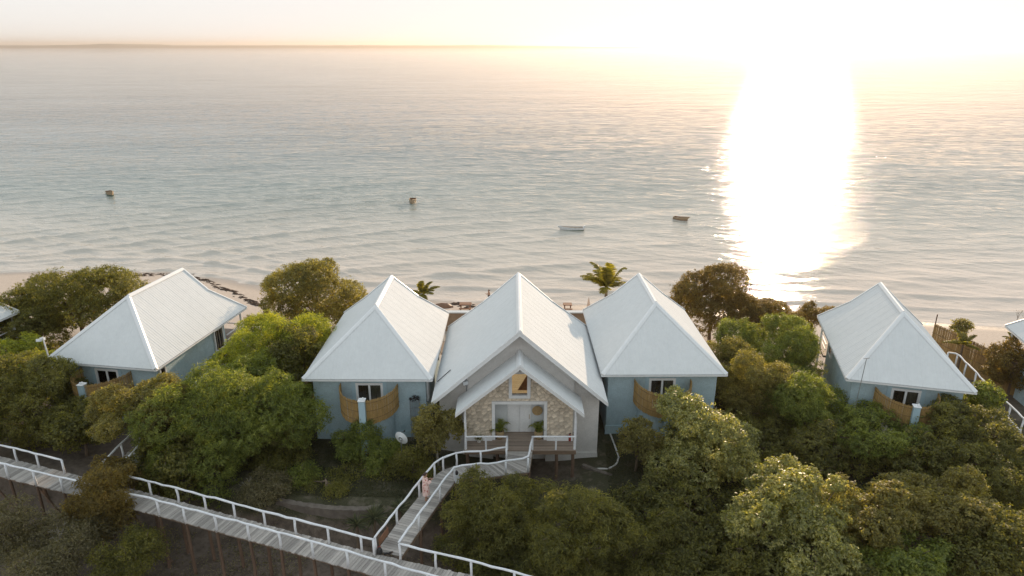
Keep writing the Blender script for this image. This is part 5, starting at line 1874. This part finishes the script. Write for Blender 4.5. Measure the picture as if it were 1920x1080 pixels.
# dark stick lying on the stone house roof
hwz = lambda x: 8.23 - 4.54 * abs(x - 0.44) / 5.15
pa_, pb_ = [], []
for (px, py) in ((820, 716), (845, 694)):
    y = 36.0
    for _ in range(200):
        p = at(px, py, y)
        if p.z < hwz(p.x) + 0.06:
            break
        y += 0.05
    pa_.append(Vector((p.x, p.y, hwz(p.x) + 0.075)))
tag(MB().tube(pa_, 0.028, 6).build('roof_stick', M['dark']), 'thin dark stick lying on the white roof of the stone-fronted house', 'stick')


# potted palms, woven disc, small things on the porch
def potted_palm(x, y, label, seed, n=11, ln=0.95):
    root = empty('potted_palm', (x, y, 1.2), 0, label, 'potted plant', 'potted palms on the porch')
    pot = MB().lathe([(0.20, 0.0), (0.25, 0.2), (0.27, 0.42), (0.25, 0.52), (0.22, 0.52), (0.21, 0.44)], 16).build('pot', M['terracotta'], root, smooth=True)
    MB().lathe([(0.21, 0.42), (0.15, 0.46), (0.02, 0.47)], 12).build('soil', M['soil'], root)
    rng = random.Random(seed)
    for k in range(n):
        az = 2 * math.pi * k / n + rng.uniform(-0.3, 0.3)
        el = rng.uniform(0.75, 1.4)
        d = Vector((math.cos(az) * math.cos(el), math.sin(az) * math.cos(el), math.sin(el)))
        p = Vector((0, 0, 0.45)); pts = []
        l = ln * rng.uniform(0.8, 1.1)
        for i in range(8):
            pts.append(p.copy())
            p += (d + Vector((0, 0, -1.6 * (i / 7) ** 2))).normalized() * l / 7
        mb = MB().tube(pts, [0.012 * (1 - 0.1 * i) for i in range(8)], 4)
        for i in range(18):
            a = 1.5 + 5.4 * i / 18
            i0 = int(a)
            b = pts[i0].lerp(pts[min(i0 + 1, 7)], a - i0)
            dr = (pts[min(i0 + 1, 7)] - pts[i0 - 1]).normalized()
            sdv = dr.cross(Vector((0, 0, 1))).normalized()
            for s in (1, -1):
                e = b + (sdv * s * 0.8 + dr * 0.6 + Vector((0, 0, -0.3))).normalized() * 0.27
                mb.add([b - dr * 0.018, b + dr * 0.018, e], [(0, 1, 2)])
        mb.build('frond', L['mid'], root)
    return root


potted_palm(0.44 - 1.17, 35.42, 'potted palm in a tan pot on the left of the white door', 1)
potted_palm(0.44 + 1.15, 35.40, 'potted palm in a tan pot on the right of the white door', 2, n=8, ln=0.8)
c = at(1007.5, 770, 36.02)
wd = empty('woven_disc', (c.x, 36.02, c.z), 0, 'round tan woven wall disc right of the white door', 'wall decoration')
mb = MB()
for i in range(9):
    r = 0.30 - i * 0.033
    mb.tube([(r * math.cos(a), 0, r * math.sin(a)) for a in np.linspace(0, 6.283, 29)], 0.0185, 5, cap=False)
mb.build('woven_rings', M['rattan'], wd)
MB().tube([(0, 0.012, 0), (0, 0.03, 0)], 0.30, 24).build('backing', M['rattan'], wd)
fe = empty('red_canister', (3.42, 35.12, 1.2), 0, 'small red canister standing in the porch corner', 'canister')
MB().lathe([(0.07, 0), (0.08, 0.03), (0.08, 0.36), (0.04, 0.44), (0.02, 0.46)], 12).build('body', M['red'], fe, smooth=True)
MB().box(-0.03, 0.06, -0.02, 0.02, 0.46, 0.52).build('valve', M['dark'], fe)
sp = empty('small_planter', (-1.95, 35.02, 1.2), 0, 'small grey planter with a low plant on the porch', 'planter')
MB().lathe([(0.12, 0), (0.15, 0.2), (0.13, 0.2), (0.12, 0.16)], 12).build('pot', M['plaster_grey'], sp)
v, f = leaves(np.random.RandomState(2).normal(size=(120, 3)) * [0.13, 0.1, 0.08] + [0, 0, 0.28], np.tile([0, 0, 1.0], (120, 1)), 0.12, 0.05, np.random.RandomState(3))
np_mesh('foliage', v, f, L['deep'], sp)

# lantern on the walkway rail post
ln_ = empty('rail_lantern', (-2.96, 31.16, 1.2), 0, 'white lantern hanging at the bend of the entrance walkway', 'lantern')
MB().tube([(0, -0.02, -0.1), (0, -0.02, 0.42)], 0.10, 10).build('body', M['hull_white'], ln_)
MB().lathe([(0.075, 0.42), (0.075, 0.60), (0.02, 0.68)], 10, (0, -0.02, 0)).build('cap', M['dark'], ln_)

# wooden board on the junction rail
sg = empty('wooden_board', (-6.02, 26.45, 1.2), math.atan2(2.07, 0.67), 'small brown wooden board fixed under the junction rail', 'sign')
MB().box(-0.55, 0.35, -0.03, 0.0, 0.16, 0.52).build('board', M['wood'], sg)
MB().box(-0.52, -0.46, 0.001, 0.03, 0.0, 0.8).build('batten', M['stilt'], sg)
MB().box(0.24, 0.30, 0.001, 0.03, 0.0, 0.8).build('batten', M['stilt'], sg)

# bag and shoes at the junction
c = gp(712, 1038, 1.2)
bg_ = empty('dark_bag', (c.x, c.y, 1.2), 0.3, 'dark upright bag standing on the planks by the junction post', 'bag')
MB().lathe([(0.11, 0), (0.14, 0.05), (0.13, 0.22), (0.09, 0.31), (0.06, 0.32)], 12, sx=1.0, sy=0.8).build('body', M['dark'], bg_, smooth=True)
MB().tube([(-0.07, 0, 0.30), (-0.06, 0, 0.40), (0.06, 0, 0.40), (0.07, 0, 0.30)], 0.012, 5).build('handle', M['red'], bg_)
c = gp(725, 1039, 1.2)
for k, (dx, dy, rz) in enumerate(((0, 0, 0.4), (0.17, 0.05, 0.9))):
    sh = empty('shoe', (c.x + dx, c.y + dy, 1.2), rz, ['dark shoe lying on the planks next to the dark bag', 'dark shoe lying on the planks farther from the dark bag'][k], 'shoe', 'pair of shoes at the junction')
    MB().add([(-0.13, -0.045, 0), (0.13, -0.04, 0), (0.15, 0, 0), (0.13, 0.04, 0), (-0.13, 0.045, 0), (-0.14, 0, 0),
              (-0.12, -0.035, 0.11), (0.02, -0.035, 0.08), (0.12, 0, 0.05), (0.02, 0.035, 0.08), (-0.12, 0.035, 0.11), (-0.13, 0, 0.12)],
             [(5, 4, 3, 2, 1, 0), (0, 1, 7, 6), (1, 2, 8, 7), (2, 3, 9, 8), (3, 4, 10, 9), (4, 5, 11, 10), (5, 0, 6, 11), (6, 7, 8, 9, 10, 11)]).build('upper', M['dark'], sh)
    MB().box(-0.14, 0.145, -0.05, 0.05, -0.002, 0.018).build('sole', M['stilt'], sh)

# grey wooden steps in the hollow at the lower edge
c = gp(1362, 1062, -1.5)
ws = empty('wooden_steps', (c.x, c.y, gz(c.x, c.y)), R(-20), 'grey wooden steps half hidden among bushes at the lower edge', 'steps')
for k in range(5):
    MB().box(-0.55, 0.55, -1.0 + k * 0.34, -0.72 + k * 0.34, 0.25 + k * 0.2, 0.30 + k * 0.2).build('tread', M['plank'], ws)
for s in (-1, 1):
    MB().beam((s * 0.58, -1.1, 0.12), (s * 0.58, 0.75, 1.15), 0.06, 0.18).build('stringer', M['plank'], ws)
    MB().beam((s * 0.62, -1.0, 0.1), (s * 0.62, -1.0, 0.8), 0.07, 0.07, (0, 1, 0)).build('post', M['plank'], ws)
    MB().beam((s * 0.62, 0.7, 0.9), (s * 0.62, 0.7, 1.55), 0.07, 0.07, (0, 1, 0)).build('post', M['plank'], ws)
    MB().beam((s * 0.62, -1.05, 0.78), (s * 0.62, 0.75, 1.53), 0.06, 0.07).build('handrail', M['plank'], ws)


# ------------------------------------------------------------------ people
def person(loc, yaw, label, dress='long', skinm='skin', cloth='dress', scale=1.0):
    root = empty('person', loc, yaw, label, 'person')
    root.scale = (scale,) * 3
    V, E, Rr = [], [], []

    def add(p, r, parent=None):
        V.append(p); Rr.append(r)
        if parent is not None:
            E.append((parent, len(V) - 1))
        return len(V) - 1
    # local +x is forward, +y is the body's left
    pel = add((0, 0, 0.90), 0.135)
    wai = add((0.0, 0, 1.04), 0.115, pel)
    che = add((-0.01, 0, 1.22), 0.135, wai)
    sho = add((-0.01, 0, 1.36), 0.095, che)
    nec = add((0.01, 0, 1.44), 0.050, sho)
    jaw = add((0.035, 0, 1.50), 0.070, nec)
    hed = add((0.03, 0, 1.58), 0.088, jaw)
    add((0.02, 0, 1.645), 0.072, hed)
    add((0.115, 0, 1.555), 0.016, hed)                  # nose
    for s in (1, -1):
        add((0.02, s * 0.088, 1.56), 0.018, hed)        # ear
        sp_ = add((-0.01, s * 0.155, 1.35), 0.060, sho)
        if s == 1:
            el = add((0.05, 0.21, 1.10), 0.042, sp_)
            wr_ = add((0.25, 0.14, 1.14), 0.028, el)
            hd = (0.31, 0.12, 1.16)
        else:
            el = add((0.06, -0.20, 1.12), 0.042, sp_)
            wr_ = add((0.27, -0.10, 1.20), 0.028, el)
            hd = (0.33, -0.07, 1.23)
        pa2 = add(hd, 0.030, wr_)
        for q in range(4):
            o = (q - 1.5) * 0.018
            f1 = add((hd[0] + 0.045, hd[1] + o, hd[2] + 0.01), 0.0095, pa2)
            f2 = add((hd[0] + 0.075 - abs(q - 1) * 0.006, hd[1] + o, hd[2] - 0.005), 0.0085, f1)
            add((hd[0] + 0.085 - abs(q - 1) * 0.006, hd[1] + o * 0.9, hd[2] - 0.03), 0.0075, f2)
        t1 = add((hd[0] + 0.01, hd[1] - s * 0.035, hd[2] + 0.02), 0.011, wr_)
        add((hd[0] + 0.045, hd[1] - s * 0.042, hd[2] + 0.025), 0.009, t1)
        hip_ = add((0.0, s * 0.085, 0.84), 0.098, pel)
        kn = add((0.02 + 0.03 * s, s * 0.085, 0.48), 0.062, hip_)
        ca = add((0.0 + 0.03 * s, s * 0.085, 0.33), 0.054, kn)
        an = add((-0.02 + 0.04 * s, s * 0.085, 0.09), 0.036, ca)
        hl_ = add((-0.045 + 0.04 * s, s * 0.085, 0.035), 0.033, an)
        ft_ = add((0.09 + 0.04 * s, s * 0.092, 0.03), 0.034, an)
        add((0.15 + 0.04 * s, s * 0.095, 0.022), 0.022, ft_)
    me = bpy.data.meshes.new('body')
    me.from_pydata(V, E, [])
    ob = bpy.data.objects.new('body', me)
    COL.objects.link(ob)
    ob.parent = root
    md = ob.modifiers.new('skin', 'SKIN')
    sv = me.skin_vertices[0].data
    for i, r in enumerate(Rr):
        sv[i].radius = (r, r)
        sv[i].use_root = (i == pel)
    md.use_smooth_shade = True
    ob.modifiers.new('sub', 'SUBSURF').levels = 1
    ob.modifiers['sub'].render_levels = 2
    me.materials.append(M[skinm])
    # hair: cap over the skull and a knot behind
    hb = MB()
    vs, fs = [], []
    nn, mm = 14, 7
    for i in range(mm + 1):
        ph = math.pi * 0.62 * i / mm
        for k in range(nn):
            th = 2 * math.pi * k / nn
            r = 0.108
            x = math.sin(ph) * math.cos(th) * r
            lim = 0.035 if x > 0.03 else -1
            z = math.cos(ph) * 0.112
            if x > 0.02:
                z = max(z, 0.045 + x * 0.2)
            vs.append((0.005 + x * 1.02, math.sin(ph) * math.sin(th) * r * 0.92, 1.585 + z))
    for i in range(mm):
        for k in range(nn):
            fs.append((i * nn + k, i * nn + (k + 1) % nn, (i + 1) * nn + (k + 1) % nn, (i + 1) * nn + k))
    hb.add(vs, fs)
    hb.lathe([(0.01, -0.05), (0.045, -0.035), (0.055, 0), (0.04, 0.035), (0.01, 0.05)], 9, (-0.115, 0, 1.60))
    hb.build('hair', M['hair'], root, smooth=True)
    if dress == 'long':
        db = MB()
        rings = [(1.42, 0.075, 0.085, 0.0), (1.385, 0.105, 0.185, -0.01), (1.25, 0.145, 0.20, -0.01), (1.05, 0.15, 0.185, 0), (0.90, 0.175, 0.215, 0), (0.70, 0.185, 0.225, 0.01), (0.50, 0.19, 0.225, 0.01), (0.38, 0.20, 0.23, 0.015)]
        n_ = 20
        vs = []
        for j, (z, a, b, ox) in enumerate(rings):
            for k in range(n_):
                th = 2 * math.pi * k / n_
                wv = 1 + (0.06 * j / 7) * math.sin(5 * th + j * 0.5)
                vs.append((ox + a * math.cos(th) * wv, b * math.sin(th) * wv, z + (0.03 * math.sin(3 * th) if j == 7 else 0)))
        db.add(vs, [(j * n_ + k, j * n_ + (k + 1) % n_, (j + 1) * n_ + (k + 1) % n_, (j + 1) * n_ + k) for j in range(len(rings) - 1) for k in range(n_)])
        # wide sleeves
        for s, el, wr2 in ((1, (0.05, 0.22, 1.10), (0.20, 0.165, 1.13)), (-1, (0.06, -0.21, 1.12), (0.22, -0.13, 1.17))):
            db.tube([(-0.01, s * 0.12, 1.36), (0.02, s * 0.19, 1.25), el, wr2], [0.085, 0.085, 0.092, 0.085], 10, cap=False)
        db.build('dress', M[cloth], root, smooth=True)
    else:
        db = MB()
        rings = [(1.02, 0.145, 0.16), (0.92, 0.165, 0.19), (0.80, 0.14, 0.20)]
        n_ = 16
        vs = [(a * math.cos(2 * math.pi * k / n_), b * math.sin(2 * math.pi * k / n_), z) for z, a, b in rings for k in range(n_)]
        db.add(vs, [(j * n_ + k, j * n_ + (k + 1) % n_, (j + 1) * n_ + (k + 1) % n_, (j + 1) * n_ + k) for j in range(2) for k in range(n_)])
        db.build('shorts', M[cloth], root, smooth=True)
    return root


person((-4.42, 29.50, 1.2), R(28), 'person in a pink floral robe walking up the plank walkway', scale=0.99)
c = gp(917, 562, SEA)
person((c.x, c.y, SEA - 0.45), R(200), 'distant person wading at the water edge past the stone house ridge', dress='shorts', cloth='dark', scale=1.03)

# ------------------------------------------------------------------ hazy sea air
hz_mb = MB().box(-16000, 16000, -140, 16500, -10.0, 75.0)
m, nt, bs, out = new_mat('sea_haze')
nt.nodes.remove(bs)
pv = nt.nodes.new("ShaderNodeVolumePrincipled")
pv.inputs['Color'].default_value = (0.90, 0.79, 0.69, 1)
pv.inputs['Density'].default_value = 0.00013
pv.inputs['Anisotropy'].default_value = 0.62
nt.links.new(pv.outputs[0], out.inputs['Volume'])
hz = hz_mb.build('haze', m)
tag(hz, 'pale warm haze over the sea', 'haze', kind='stuff')
